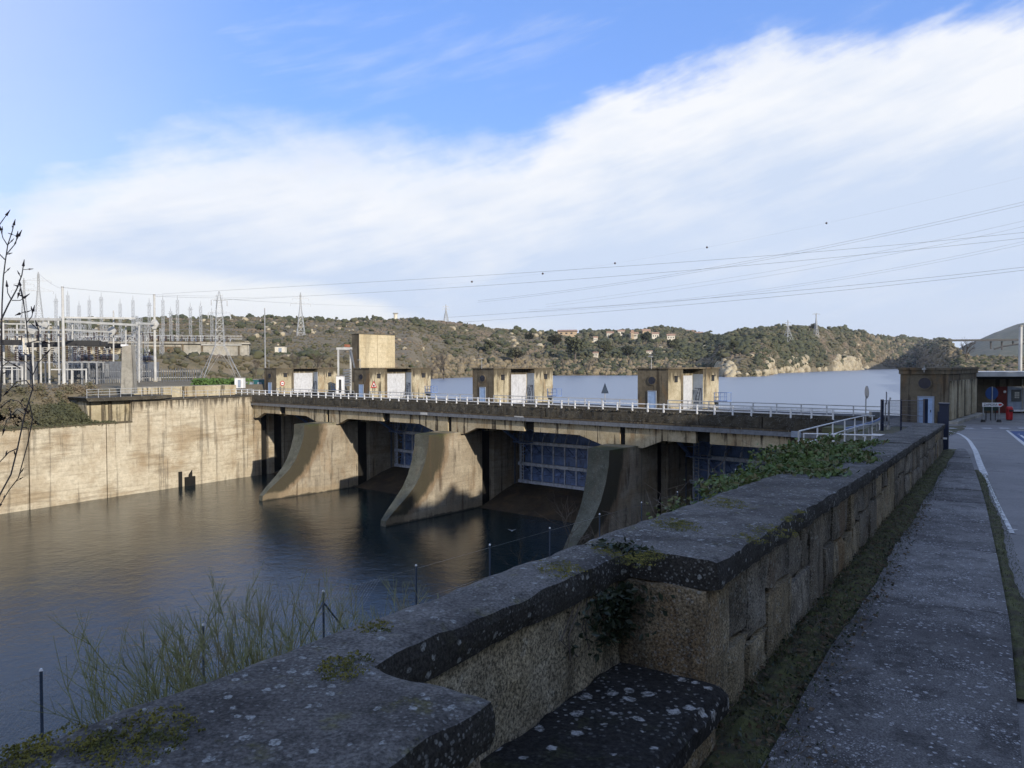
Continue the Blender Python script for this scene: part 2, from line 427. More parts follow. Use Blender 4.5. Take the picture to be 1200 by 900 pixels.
MT['box_tan'] = concrete('tower_concrete', (.56, .47, .30), (.65, .56, .38), streak=0.22, rust=0.12, boards=0.35, board_h=0.9, sc=0.8)
MT['grey_conc'] = concrete('grey_concrete', (.34, .325, .28), (.46, .44, .385), streak=0.45, rust=0.12)
MT['coping'] = concrete('coping_concrete', (.082, .076, .071), (.172, .164, .152), dark=(.025, .025, .025), streak=0.0, spots=0.95, moss=0.6, sc=3.6, bump=0.7, blot=.6, grain=.14, upright_dark=.8, spotcol=(.26, .27, .26), mosscol=(.10, .095, .02))
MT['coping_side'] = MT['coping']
MT['bench'] = concrete('bench_stone', (.018, .017, .016), (.055, .052, .046), dark=(.012, .012, .012), streak=0.0, spots=0.9, moss=0.2, sc=1.9, bump=0.7, grain=.25, spotcol=(.30, .30, .29))
MT['recess'] = concrete('recess_concrete', (.38, .32, .21), (.48, .44, .34), dark=(.04, .034, .026), streak=0.5, rust=0.45, spots=0.3, sc=3.0, bump=0.9, blot=.4, grain=.35)
STONES = [concrete('wall_stone_%s' % k, a, b, dark=(.045, .04, .033), streak=0.55, rust=r, spots=0.5, sc=3.5, bump=0.9, blot=.5, grain=.3)
          for k, a, b, r in (('grey', (.19, .17, .14), (.33, .30, .245), 0.25), ('buff', (.27, .22, .14), (.40, .34, .23), 0.4), ('dark', (.15, .13, .10), (.27, .24, .185), 0.3))]
MT['mortar'] = concrete('mortar', (.09, .08, .065), (.15, .135, .105), streak=0.2, sc=3.0)
MT['slab'] = concrete('paving_concrete', (.125, .119, .116), (.208, .20, .192), dark=(.03, .03, .032), streak=0, spots=1.0, moss=0.0, sc=4.2, bump=0.4, blot=.55, grain=.10, spotcol=(.40, .40, .40))
MT['slab_b'] = concrete('paving_concrete_pale', (.15, .144, .14), (.24, .232, .222), dark=(.03, .03, .032), streak=0, spots=1.0, sc=4.0, bump=0.4, blot=.5, grain=.10, spotcol=(.40, .40, .40))
MT['slab_c'] = concrete('paving_concrete_dark', (.10, .095, .093), (.172, .165, .158), dark=(.03, .03, .032), streak=0, spots=1.0, sc=4.4, bump=0.4, blot=.6, grain=.12, spotcol=(.36, .36, .36))
MT['yard'] = concrete('yard_concrete', (.19, .18, .165), (.26, .25, .23), streak=0, sc=1.0, moss=0.15)
MT['white'] = plain('white_paint', (.74, .75, .76), 0.5, vary=0.12, dirt=(.38, .36, .33))
MT['white_steel'] = plain('pale_steel', (.47, .475, .465), 0.45, 0.0, vary=0.2, sc=1.0)
MT['galv'] = plain('galvanised_steel', (.36, .37, .38), 0.45, 0.5, vary=0.2)
MT['lattice'] = plain('lattice_steel', (.42, .44, .46), 0.5, 0.2)
MT['tray'] = plain('tray_steel', (.17, .185, .21), 0.5, 0.3, dirt=(.10, .09, .08))
MT['gate'] = plain('gate_paint', (.18, .28, .55), 0.45, vary=0.35, sc=0.8, dirt=(.05, .055, .07))
MT['gate_frame'] = plain('gate_frame_paint', (.48, .54, .66), 0.45, vary=0.3, dirt=(.20, .22, .25))
MT['door_blue'] = plain('door_paint', (.30, .42, .62), 0.5, vary=0.15)
MT['blue_dark'] = plain('dark_blue_paint', (.006, .014, .042), 0.4, vary=0.3)
MT['blue_rail'] = plain('blue_guard_paint', (.16, .25, .50), 0.4, vary=0.2)
MT['metal_door'] = plain('grey_white_door', (.52, .54, .58), 0.5, vary=0.15, dirt=(.30, .30, .31))
MT['black'] = plain('black_iron', (.02, .02, .022), 0.6)
MT['glass'] = plain('dark_glass', (.015, .018, .035), 0.15)
MT['red'] = plain('red_paint', (.42, .015, .02), 0.4)
MT['door_red'] = plain('dark_red_door', (.13, .018, .014), 0.5)
MT['orange'] = plain('orange_paint', (.30, .11, .06), 0.5)
MT['sign_blue'] = plain('blue_sign', (.015, .05, .16), 0.85, vary=0.1)
MT['teal'] = plain('teal_container', (.02, .11, .13), 0.5)
MT['green_dark'] = plain('dark_green_paint', (.012, .035, .025), 0.5)
MT['ins'] = plain('insulator', (.05, .032, .028), 0.25)
MT['panel_grey'] = plain('panel_bluegrey', (.27, .32, .40), 0.5, vary=0.15)
MT['poster'] = plain('poster_print', (.10, .11, .11), 0.5)
MT['paper'] = plain('pale_print', (.55, .55, .50), 0.6)
MT['fence_post'] = plain('fence_post_paint', (.035, .055, .09), 0.5)
MT['wire'] = plain('cable', (.10, .105, .11), 0.5, 0.3)
MT['ball'] = plain('marker_ball', (.05, .03, .03), 0.6)
MT['roof_tile'] = plain('roof_tiles', (.36, .235, .165), 0.8, vary=0.35, sc=1.0)
MT['house_white'] = plain('house_render_white', (.66, .62, .52), 0.8)
MT['house_ochre'] = plain('house_render_ochre', (.50, .38, .25), 0.8)
MT['bark'] = plain('bark', (.13, .108, .095), 0.9, vary=0.5, sc=30)
MT['bud'] = plain('bud', (.055, .030, .026), 0.8, vary=0.4, sc=60)
MT['rail_top'] = plain('building_trim', (.22, .21, .20), 0.8)

def marking(name):
    m, t = newmat(name); p = t.pos()
    n = t.noise(p, 9, 6, 0.7); col = t.mix(t.ss(n, 0.42, 0.60), (.62, .62, .60), (.32, .32, .31))
    out(t, col, 0.7); return m
MT['marking'] = marking('road_marking_paint')
def asphalt():
    m, t = newmat('asphalt'); p = t.pos()
    a = t.noise(p, 0.5, 6, 0.6); b = t.noise(p, 60, 4, 0.7); c = t.noise(t.vadd(p, (8, 1, 0)), 3.5, 5, 0.6)
    col = t.mix(t.ss(a, 0.3, 0.7), (.13, .124, .12), (.185, .176, .17))
    col = t.mix(t.ss(c, 0.55, 0.75, 0, 0.4), col, (.05, .048, .048))
    k = t.ss(b, 0.3, 0.7, 0.7, 1.25); col = t.mix(1.0, col, t.comb(k, k, k), 'MULTIPLY')
    cr = t.voro(t.vadd(p, t.scale(t.comb(c, a, c), (1.5, 1.5, 1.5))), 0.45, 'DISTANCE_TO_EDGE')
    col = t.mix(t.ss(cr, 0.012, 0.0, 0, 0.7), col, (.02, .02, .02))
    out(t, col, 0.75, t.bump(b, 0.35, 0.01)); return m
MT['asphalt'] = asphalt()
def soil(name, cs, sc=1.0, bump=0.5):
    m, t = newmat(name); p = t.pos()
    a = t.noise(p, 0.6*sc, 6, 0.65); b = t.noise(p, 5*sc, 5, 0.7)
    col = t.mix(t.ss(a, 0.35, 0.65), cs[0], cs[1]); col = t.mix(t.ss(b, 0.5, 0.68, 0, .8), col, cs[2])
    out(t, col, 0.95, t.bump(t.math('ADD', a, b), bump, 0.1/sc)); return m
MT['bank'] = soil('bank_soil', ((.055, .055, .025), (.10, .085, .05), (.035, .045, .015)))
MT['grass'] = soil('grass_ground', ((.07, .08, .025), (.12, .11, .05), (.05, .065, .018)), 2.0)
MT['terrain'] = soil('hill_soil', ((.125, .105, .062), (.175, .145, .095), (.085, .078, .042)), 0.06)
MT['gravel'] = soil('platform_gravel', ((.16, .145, .12), (.22, .20, .17), (.09, .085, .06)), 1.0)
MT['verge'] = soil('verge_soil', ((.040, .032, .018), (.075, .080, .020), (.022, .022, .009)), 12.0, 0.8)
def leafmat(name, cs, sc, rough=0.55, trans=0.0):
    m, t = newmat(name); p = t.pos()
    a = t.noise(p, sc, 2, 0.5); b = t.noise(t.vadd(p, (9, 4, 2)), sc*0.21, 3, 0.6)
    col = t.mix(t.ss(a, 0.35, 0.65), cs[0], cs[1]); col = t.mix(t.ss(b, 0.48, 0.64), col, cs[2])
    bs = out(t, col, rough)
    if trans: bs.inputs['Transmission Weight'].default_value = 0; bs.inputs['Subsurface Weight'].default_value = 0
    return m
MT['bramble'] = leafmat('bramble_leaves', ((.045, .085, .02), (.10, .15, .035), (.12, .11, .045)), 22, 0.7)
MT['ivy'] = leafmat('ivy_leaves', ((.012, .022, .010), (.028, .042, .016), (.02, .03, .012)), 30)
MT['moss'] = leafmat('moss_pads', ((.09, .09, .014), (.17, .15, .025), (.06, .065, .012)), 40, 0.9)
MT['deadleaf'] = leafmat('dead_leaves', ((.07, .045, .025), (.12, .09, .05), (.035, .028, .018)), 30, 0.8)
MT['blade'] = leafmat('grass_blades', ((.045, .06, .015), (.085, .09, .03), (.03, .045, .012)), 20, 0.7)
MT['broom'] = leafmat('broom_stems', ((.16, .175, .065), (.24, .25, .10), (.20, .17, .09)), 6, 0.7)
MT['twig'] = leafmat('dry_twigs', ((.09, .07, .055), (.14, .115, .09), (.06, .05, .04)), 5, 0.9)
MT['scrub'] = leafmat('hill_scrub', ((.105, .090, .052), (.068, .066, .036), (.155, .122, .085)), 0.14, 0.9)
MT['oak'] = leafmat('holm_oak_foliage', ((.038, .045, .022), (.062, .068, .032), (.10, .092, .052)), 0.16, 0.9)
MT['hedge'] = leafmat('hedge_leaves', ((.045, .10, .02), (.08, .15, .03), (.05, .09, .02)), 2.5, 0.8)
MT['reed'] = leafmat('bare_scrub', ((.155, .125, .075), (.21, .17, .105), (.11, .09, .06)), 0.5, 0.9)
MT['rock'] = concrete('granite_rock', (.38, .33, .23), (.52, .46, .33), dark=(.09, .08, .06), streak=0.4, rust=0.35, sc=0.25, bump=0.6)
MT['rock_grey'] = concrete('grey_boulder', (.10, .10, .085), (.17, .165, .135), dark=(.05, .05, .04), streak=0.2, moss=0.4, sc=0.6, bump=0.6, mosscol=(.06, .065, .03))

def water(name, base, r0, bumps, rough):
    m, t = newmat(name); p = t.pos(); nrm = None
    for sc, st, d, vec in bumps:
        h = t.noise(t.scale(p, vec), sc, 4, 0.6, 0.3)
        nrm = t.bump(h, st, d, nrm)
    out(t, base, rough, nrm, ior=1.33); return m
MT['pool'] = water('pool_water', (.008, .017, .019), .05, [(0.9, 0.42, 0.10, (1, 1, 1)), (4.5, 0.4, 0.04, (1.0, 1.25, 1)), (0.10, 0.25, 0.35, (1, 1, 1))], 0.06)
MT['lake'] = water('lake_water', (.17, .21, .27), .1, [(0.7, 0.25, 0.10, (1, 1, 1))], 0.30)

# ------------------------------------------------------------------ terrain
def fbm(x, y, sc, oct=5, seed=0, gain=0.5):
    """numpy value noise, about -1..1"""
    r = np.random.default_rng(seed+11); T = r.random((256, 256))*2-1
    o = np.zeros(np.broadcast(x, y).shape); a = 1.0; f = sc; tot = 0
    for k in range(oct):
        X, Y = x*f+k*17.3, y*f+k*5.1; xi, yi = np.floor(X).astype(int), np.floor(Y).astype(int)
        fx, fy = X-xi, Y-yi; fx = fx*fx*(3-2*fx); fy = fy*fy*(3-2*fy)
        g = lambda i, j: T[i % 256, j % 256]
        o += a*((g(xi, yi)*(1-fx)+g(xi+1, yi)*fx)*(1-fy)+(g(xi, yi+1)*(1-fx)+g(xi+1, yi+1)*fx)*fy)
        tot += a; a *= gain; f *= 2.03
    return o/tot
def sm(x, a, b):
    t = np.clip((x-a)/(b-a), 0, 1); return t*t*(3-2*t)
RPX = [-3000, -400, -100, 0, 140, 200, 300, 400, 493, 540, 575, 613, 670, 717, 771, 795, 816, 835, 854, 900, 930, 960, 1000, 1050, 1100, 1112, 1125, 1140, 1200, 1400, 4000]
RY = [380, 356, 366, 376, 376, 373, 373, 376, 378, 382, 386, 391, 392, 391, 386, 388, 393, 396, 393, 384, 381, 384, 391, 397, 399, 401, 417, 420, 419, 400, 380]
RDI = [500, 500, 560, 620, 640, 650, 650, 670, 700, 740, 770, 800, 900, 950, 960, 960, 960, 800, 800, 850, 880, 950, 1100, 1500, 1700, 1500, 230, 225, 230, 330, 400]
SPX = [-3000, 440, 470, 492, 500, 560, 645, 760, 835, 850, 870, 895, 912, 940, 975, 1000, 1015, 1040, 1062, 1075, 1100, 1120, 4000]
SD = [110, 110, 200, 350, 378, 440, 500, 500, 505, 415, 420, 450, 620, 700, 860, 960, 1150, 1250, 1300, 1300, 400, 125, 120]
def v_wall(u): return np.where(u > -6, 6.35, 6.35+(-6-u)*(4.7/35.4))
def terrain_z(x, y, detail=True):
    x = np.asarray(x, float); y = np.asarray(y, float)
    px = 600+F*x/np.maximum(y, 1e-3)
    v, u = to_dm(x, y)
    rd = np.interp(px, RPX, RDI); ry = np.interp(px, RPX, RY); hy = 429-.0024*(px-600)
    zr = (hy-ry)/F*rd
    # lake side
    sdist = np.interp(px, SPX, SD)
    sdist = sdist*(1+0.035*fbm(px*0.02, px*0+3, 1.0, 4, 5))
    t = (y-sdist)/(rd-sdist)
    zl = np.where(t < 0, -9.0, -6.9+(zr+6.9)*np.clip(t, 0, 1)**0.72)
    zl = np.where(t < 0, -9.0, np.minimum(zl, -6.9+np.clip((y-sdist), 0, 1e9)*0.55+np.where((px > 835) & (px < 1010), 9*sm(y-sdist, 0, 6), 0)))
    zl = np.where(t > 1, zr-(t-1)*18-4*np.clip(t-1, 0, 1), zl)
    # left bank
    q = v_wall(u)-v
    upper = np.where(q < 7, -4.5, -3.0)
    lower = -7.6+4.6*sm(q, 0.8, 9)
    zn = np.where(u > -27, upper, lower)
    zn = np.where(q > 64, -3.0+5.2*sm(q, 66, 77), zn)
    wr = 6.35-(to_dm(x/np.maximum(y, 1e-3)*rd, rd)[0])
    t2 = np.clip((q-140)/np.maximum(wr-140, 30), 0, None)
    zb = 2.2+(zr-2.2)*np.minimum(t2, 1)**0.85-np.clip(t2-1, 0, 5)*20
    zleft = np.where(q > 80, zb, zn)
    m = sm(px, 500, 470)
    z = zl*(1-m)+zleft*m
    if detail:
        far = np.clip((y-150)/300, 0, 1)
        amp = np.where(m > .5, np.clip((q-145)/60, 0, 1)*far, np.clip((y-sdist)/60, 0, 1)*far)
        z = z+amp*(fbm(x, y, 1/90., 5, 3)*5.0+fbm(x, y, 1/18., 4, 4)*1.6)
    return z
def make_terrain():
    pxs = np.concatenate([np.linspace(-3000, -140, 60), np.linspace(-130, 1330, 366), np.linspace(1340, 4000, 50)])
    ys = 92*np.power(1.0175, np.arange(0, 242))
    PX, Y = np.meshgrid(pxs, ys); X = (PX-600)/F*Y
    Z = terrain_z(X, Y); v, u = to_dm(X, Y)
    nr, nc = X.shape
    keep = np.where(PX < 470, (v < v_wall(u)-0.3) & ~((u > 13) & (v > 3)), (Y > 112) & (u > 16))
    keep = np.where((PX >= 440) & (Y < 112), False, keep)
    f = keep[:-1, :-1] & keep[1:, :-1] & keep[:-1, 1:] & keep[1:, 1:]
    i, j = np.nonzero(f); a = i*nc+j
    faces = np.stack([a, a+1, a+nc+1, a+nc], 1)
    me = npmesh('terrain', np.stack([X, Y, Z], -1).reshape(-1, 3), faces, MT['terrain'])
    o = bpy.data.objects.new('terrain', me); C.objects.link(o); o['kind'] = 'structure'; return o
def npmesh(name, V, Fc, mt, smooth=False):
    me = bpy.data.meshes.new(name); k = Fc.shape[1]
    me.vertices.add(len(V)); me.vertices.foreach_set('co', np.ascontiguousarray(V, dtype=np.float32).ravel())
    me.loops.add(Fc.size); me.loops.foreach_set('vertex_index', np.ascontiguousarray(Fc, dtype=np.int32).ravel())
    me.polygons.add(len(Fc)); me.polygons.foreach_set('loop_start', np.arange(0, Fc.size, k, dtype=np.int32))
    try: me.polygons.foreach_set('loop_total', np.full(len(Fc), k, dtype=np.int32))
    except Exception: pass
    if smooth: me.polygons.foreach_set('use_smooth', [True]*len(Fc))
    me.update(calc_edges=True); me.validate()
    if mt: me.materials.append(mt)
    return me
make_terrain()
def terr(px, D):
    x = (px-600)/F*D; return Vector((x, D, float(terrain_z(x, D))))
def hill_hit(px, py, D0=130, D1=1900):
    """first terrain point under a line of sight"""
    Ds = np.arange(D0, D1, 2.0); x = (px-600)/F*Ds; z = terrain_z(x, Ds)
    y2 = (429-.0024*(px-600))-z*F/Ds
    k = np.nonzero(y2 <= py)[0]
    d = Ds[k[0]] if len(k) else Ds[int(np.argmin(y2))]
    return terr(px, float(d))

# the wide ground under everything, the lake and the pool below the dam
g = M(); g.quad((-9000, -9000, -21), (9000, -9000, -21), (9000, 9000, -21), (-9000, 9000, -21)); solo(g, 'ground', MT['terrain'], kind='structure', recalc=False)
g = M(); pts = [DM(-30, 7.0, -6.5), DM(103, 7.0, -6.5), DM(140, 45, -6.5), (1900, 2600, -6.5), (-700, 2600, -6.5), (-140, 400, -6.5)]
g.quad(*pts); solo(g, 'reservoir_water', MT['lake'], kind='structure', recalc=False)
g = M(); g.quad(DM(20, -150, -17.2), DM(110, -150, -17.2), DM(110, 2, -17.2), DM(2, 2, -17.2), DM(2, -60, -17.2)); g2 = solo(g, 'river_water', MT['pool'], kind='structure', recalc=False)

# far misty mountain on the right
def mountain():
    m = M()
    prof = [(1040, 428), (1090, 418), (1120, 410), (1138, 402), (1152, 396), (1163, 391), (1172, 387.5), (1184, 384), (1200, 380), (1230, 377), (1300, 366), (1450, 372), (1700, 400), (1800, 428)]
    D = 2700
    xs = np.linspace(1040, 1800, 60)
    def fn(a, b):
        px = 1040+760*a; yr = np.interp(px, [q[0] for q in prof], [q[1] for q in prof]); d = D-900+1800*b
        h = (428-yr)/F*D; k = 1-(2*abs(b-.5))**1.6; k *= 1+.035*noise.noise(Vector((a*24, b*3, 1)))+.02*noise.noise(Vector((a*70, b*9, 4)))
        return (px-600)/F*d, d, -20+(h+20)*k*(1+0.05*noise.noise(Vector((px*.03, b*8, 0))))
    m.grid(220, 30, fn); solo(m, 'mountain', MT['oak'], kind='structure', recalc=False)
mountain()

# ---- blobs: scrub, crowns and rocks joined into meshes
def icos(sub, n, lo, hi):
    bm = bmesh.new(); bmesh.ops.create_icosphere(bm, subdivisions=sub, radius=1); bm.verts.index_update()
    V = np.array([v.co[:] for v in bm.verts]); Fc = np.array([[v.index for v in f.verts] for f in bm.faces]); bm.free()
    return [V*rng.uniform(lo, hi, (len(V), 1)) for _ in range(n)], Fc
T1, F1 = icos(2, 14, 0.55, 1.3)
T0, F0 = icos(1, 10, 0.65, 1.3)
R1, _ = icos(2, 12, 0.86, 1.12)
def blobs(name, pts, rad, mt, sq=(0.6, 0.9), tmpl=T0, fc=F0, kind='stuff', smooth=False):
    n = len(pts); nv = len(tmpl[0]); Vs = np.empty((n, nv, 3)); pts = np.asarray(pts); rad = np.asarray(rad)
    ti = rng.integers(0, len(tmpl), n); an = rng.uniform(0, 2*PI, n); s_ = rng.uniform(sq[0], sq[1], n)
    TT = np.stack(tmpl)[ti]; c, s = np.cos(an)[:, None], np.sin(an)[:, None]
    Vs[:, :, 0] = (c*TT[:, :, 0]-s*TT[:, :, 1])*rad[:, None]*rng.uniform(.8, 1.3, (n, 1))+pts[:, 0:1]
    Vs[:, :, 1] = (s*TT[:, :, 0]+c*TT[:, :, 1])*rad[:, None]+pts[:, 1:2]
    Vs[:, :, 2] = TT[:, :, 2]*rad[:, None]*s_[:, None]+pts[:, 2:3]
    FF = (fc[None]+(np.arange(n)*nv)[:, None, None]).reshape(-1, 3)
    me = npmesh(name, Vs.reshape(-1, 3), FF, mt, smooth)
    o = bpy.data.objects.new(name, me); C.objects.link(o)
    if kind: o['kind'] = kind
    return o
HOUSES = [(665, 391, 20, 6, 'house_ochre', 'isolated orange house on the ridge left of the village'), (715, 393, 8, 6, 'house_white', 'pale house at the left end of the hilltop village'), (728, 391, 8, 6, 'house_white', 'taller pale house second from the left in the village'),
          (743, 394, 9, 6, 'house_white', 'white gabled house left of the village tower'), (757, 391, 9, 7, 'house_ochre', 'orange house right of the village tower'),
          (768, 394, 8, 6, 'house_white', 'cream house just right of the orange one'), (786, 396, 9, 6, 'house_white', 'pale house right of the village centre'),
          (808, 391, 9, 5, 'house_ochre', 'ochre house near the right end of the village'), (818, 392, 10, 4, 'house_ochre', 'long ochre house at the right end of the village'),
          (698, 398, 5, 5, 'house_white', 'small white hut on the slope left of the village'), (698, 416, 6, 5, 'house_white', 'small white farmhouse low on the slope'),
          (713, 412, 4, 5, 'house_white', 'narrow white hut beside the low farmhouse'), (761, 413, 7, 3, 'house_white', 'low white shed among the oaks below the village')]
CLEAR = []
for a_ in HOUSES+[(741, 394, 3, 9)]:
    p_ = hill_hit(a_[0], a_[1]+a_[3]*.5); CLEAR.append((a_[0]-a_[2]/2-.5, a_[0]+a_[2]/2+.5, p_.y-38, p_.y+9))
def sample_hill(n, lo, hi, tmin=0.0, tmax=1.05, dens=None):
    px = rng.uniform(lo, hi, n)
    sd = np.interp(px, SPX, SD); rd = np.interp(px, RPX, RDI)
    left = px < 485; near = np.where(left, 185, sd+2)
    t = tmin+(tmax-tmin)*rng.random(n)
    y = near+(rd-near)*t**1.15; x = (px-600)/F*y
    ok = np.ones(n, bool)
    if dens is not None: ok = rng.random(n) < dens(px, x, y, t)
    for a, b, d0, d1 in CLEAR: ok &= ~((px > a) & (px < b) & (y > d0) & (y < d1))
    return px[ok], x[ok], y[ok], t[ok]
def hill_cover():
    # brown-green scrub everywhere
    px, x, y, t = sample_hill(40000, -80, 1290, dens=lambda p, x, y, t: 0.45+0.55*(fbm(x, y, 1/60., 4, 21) > -0.08))
    r = rng.uniform(.5, 1.7, len(x))*np.clip(y/520, .7, 2.2); z = terrain_z(x, y)+r*.15
    blobs('hill_scrub', np.stack([x, y, z], 1), r, MT['scrub'])
    # darker evergreen oaks, dense to the right of the lake, thin on the left hill
    def dn(p, x, y, t):
        k = fbm(x, y*.55, 1/62., 4, 33)
        return np.where(p < 640, 0.04+0.32*(k > 0.16), np.where(p < 985, .10+.85*(k > -.02), 0.05+.3*(k > .1)))
    px, x, y, t = sample_hill(11500, -80, 1290, dens=dn)
    r = rng.uniform(1.4, 3.3, len(x))*np.clip(y/640, .7, 1.9)*np.where(px > 1108, .45, 1); z = terrain_z(x, y)+r*.55
    blobs('evergreen_wood', np.stack([x, y, z], 1), r, MT['oak'], (.6, .95), T1, F1)
    xs = np.repeat(x, 3); ys = np.repeat(y, 3); rs = np.repeat(r, 3); n_ = len(xs)
    xs = xs+rs*rng.normal(0, .75, n_); ys = ys+rs*rng.normal(0, .6, n_); blobs('evergreen_wood', np.stack([xs, ys, np.repeat(z, 3)+rs*rng.uniform(-.3, .75, n_)], 1), rs*rng.uniform(.25, .55, n_), MT['oak'], (.6, 1.1))
    # skyline bushes
    px = rng.uniform(-60, 1120, 420); rd = np.interp(px, RPX, RDI); y = rd*rng.uniform(.97, 1.0, 420); x = (px-600)/F*y
    k = fbm(x, y*0, 1/70., 3, 8) > -.15; x, y = x[k], y[k]
    r = rng.uniform(1.5, 3.8, len(x))*y/750; blobs('skyline_bushes', np.stack([x, y, terrain_z(x, y)+r*.5], 1), r, MT['oak'], (.7, 1.0), T1, F1)
    bx = []
    for k in range(520):
        u = random.uniform(-60, 90); q = random.uniform(63, 79); p = DM(float(v_wall(u))-q, u, 0); bx.append((p.x, p.y, float(terrain_z(p.x, p.y))+.2))
    blobs('slope_hedge', bx, rng.uniform(.4, 1.3, len(bx)), MT['scrub'], (.6, 1.1))
    # cliff rocks of the right shore
    px = np.concatenate([rng.uniform(835, 905, 330), rng.uniform(905, 1020, 420), rng.uniform(975, 1000, 40)])
    sd = np.interp(px, SPX, SD)*(1+0.035*fbm(px*0.02, px*0+3, 1.0, 4, 5))
    dd = rng.random(len(px))**1.6*np.where(px < 905, 34, 30)-1; y = sd+dd; x = (px-600)/F*y
    k = fbm(px, dd*0.0, 1/9., 3, 77)+.35*fbm(px, dd, 1/3., 3, 70) > np.where(dd < 5, -.3, np.where(px < 905, .0, .12)); x, y, px, dd = x[k], y[k], px[k], dd[k]
    r = rng.uniform(.8, 3.2, len(x))*y/600; z = terrain_z(x, y)
    blobs('shore_rocks', np.stack([x, y, z+r*.25], 1), r, MT['rock'], (.7, 1.5), R1, F1)
    # granite boulders over the hills
    px, x, y, t = sample_hill(850, -80, 1100, dens=lambda p, x, y, t: (fbm(x, y, 1/45., 3, 60) > 0.10)*np.where(p < 640, .9, .45))
    r = rng.uniform(.7, 2.2, len(x))*np.clip(y/520, .6, 1.6); blobs('granite_outcrops', np.stack([x, y, terrain_z(x, y)+r*.3], 1), r, MT['rock'], (.6, 1.1), R1, F1)
    # pale dry scrub: low belt along the far shore and the right bank behind the lodge
    px = np.concatenate([rng.uniform(500, 850, 1100), rng.uniform(1000, 1110, 900), rng.uniform(1112, 1290, 1700)])
    sd = np.interp(px, SPX, SD); wd = np.where(px < 850, 45, np.where(px < 1110, 260, 230)); y = sd+4+rng.random(len(px))**1.3*wd; x = (px-600)/F*y
    r = rng.uniform(.8, 1.9, len(x))*np.clip(y/420, .5, 2.5); blobs('dry_shore_scrub', np.stack([x, y, terrain_z(x, y)+r*.3], 1), r, MT['reed'], (.8, 1.5))
hill_cover()

# ---- leafy trees on the far shore, each a thing
def leaf_cloud(m, cen, rad, n, size, clumps=14, squash=0.8):
    cs = [(Vector((random.gauss(0, 1), random.gauss(0, 1), random.gauss(0, .8)))).normalized()*random.uniform(.35, .85) for _ in range(clumps)]
    for i in range(n):
        c = random.choice(cs); d = Vector((random.gauss(0, 1), random.gauss(0, 1), random.gauss(0, 1))).normalized()*random.uniform(.15, .42)
        p = c+d; p = Vector((p.x*rad[0], p.y*rad[1], p.z*rad[2]*squash))+Vector(cen)
        a = Vector((random.gauss(0, 1), random.gauss(0, 1), random.gauss(0, 1))).normalized()*size*random.uniform(.6, 1.3)
        b = a.orthogonal().normalized()*size*random.uniform(.5, 1.1)
        m.quad(p-a, p-b*.8, p+a, p+b)
    return m
def leafy_tree_meshes(k):
    random.seed(50+k); tr = M(); H = 7.0
    tr.cyl((0, 0, -.6), (0, 0, 2.6), .32, .24, 8)
    for i in range(6):
        a = i*PI/3+random.random(); tr.cyl((0, 0, 2.2), (math.cos(a)*1.9, math.sin(a)*1.9, random.uniform(3.6, 5.2)), .16, .05, 5)
    cr = leaf_cloud(M(), (0, 0, 4.6), (3.2, 3.2, 2.9), 1500, .42, 20)
    return tr.mesh('trunk', MT['bark']), cr.mesh('crown', MT['oak'], recalc=False)
LT = [leafy_tree_meshes(k) for k in range(3)]
trees = [(573, 415, 16, 'low round dark tree above the shore, left of the third gate house from the left'),
         (604, 428, 20, 'dark tree at the lake edge just above the third gate house roof'),
         (674, 424, 27, 'largest dark round tree on the lake shore between the two middle gate houses'),
         (650, 410, 17, 'mid-size evergreen uphill left of the largest dark shore tree'),
         (709, 419, 19, 'dark evergreen on the shore beside the small white farmhouse'),
         (757, 404, 14, 'round tree standing just below the hilltop village houses'),
         (736, 420, 14, 'evergreen low on the slope under the village'),
         (788, 412, 14, 'bushy tree on the slope right of the village centre'),
         (620, 402, 11, 'small dark tree near the ridge left of the isolated orange house'),
         (860, 413, 13, 'tree above the pale cliff just right of the fourth gate house'),
         (954, 379, 8, 'lone round tree on the crest of the wooded hill')]
for i, (px, py, wpx, lab) in enumerate(trees):
    p = hill_hit(px, py) if i != 10 else terr(px, float(np.interp(px, RPX, RDI))*.98)
    r = thing('evergreen_tree', lab, 'tree', p, i*1.3, 'large trees on the far shore')
    s = wpx/F*p.y/6.4
    a, b = LT[i % 3]
    share('trunk', a, r, scale=(s, s, s)); share('crown', b, r, scale=(s, s, s))
# bare trees
def bare_tree_mesh(k, H=9.0, spread=0.32, n=420, r=.03):
    random.seed(80+k); tr = M(); br = M(); tr.cyl((0, 0, -.5), (0, 0, H*.45), .17, .09, 6)
    def grow(p, d, L, rad, dep):
        q = p+d*L; br.cyl(p, q, rad, rad*.6, 3, False)
        if dep == 0: return
        for _ in range(3 if dep > 1 else 4):
            e = (d+Vector((random.gauss(0, spread), random.gauss(0, spread), random.uniform(0, .25)))).normalized()
            grow(p+d*L*random.uniform(.45, 1), e, L*random.uniform(.55, .8), rad*.6, dep-1)
    for i in range(9):
        z = H*random.uniform(.12, .45); a = random.random()*2*PI
        grow(Vector((0, 0, z)), Vector((math.cos(a)*.45, math.sin(a)*.45, 1)).normalized(), H*.22, .06, 4)
    return tr.mesh('trunk', MT['twig']), br.mesh('crown', MT['twig'], recalc=False)
BT = [bare_tree_mesh(k) for k in range(3)]
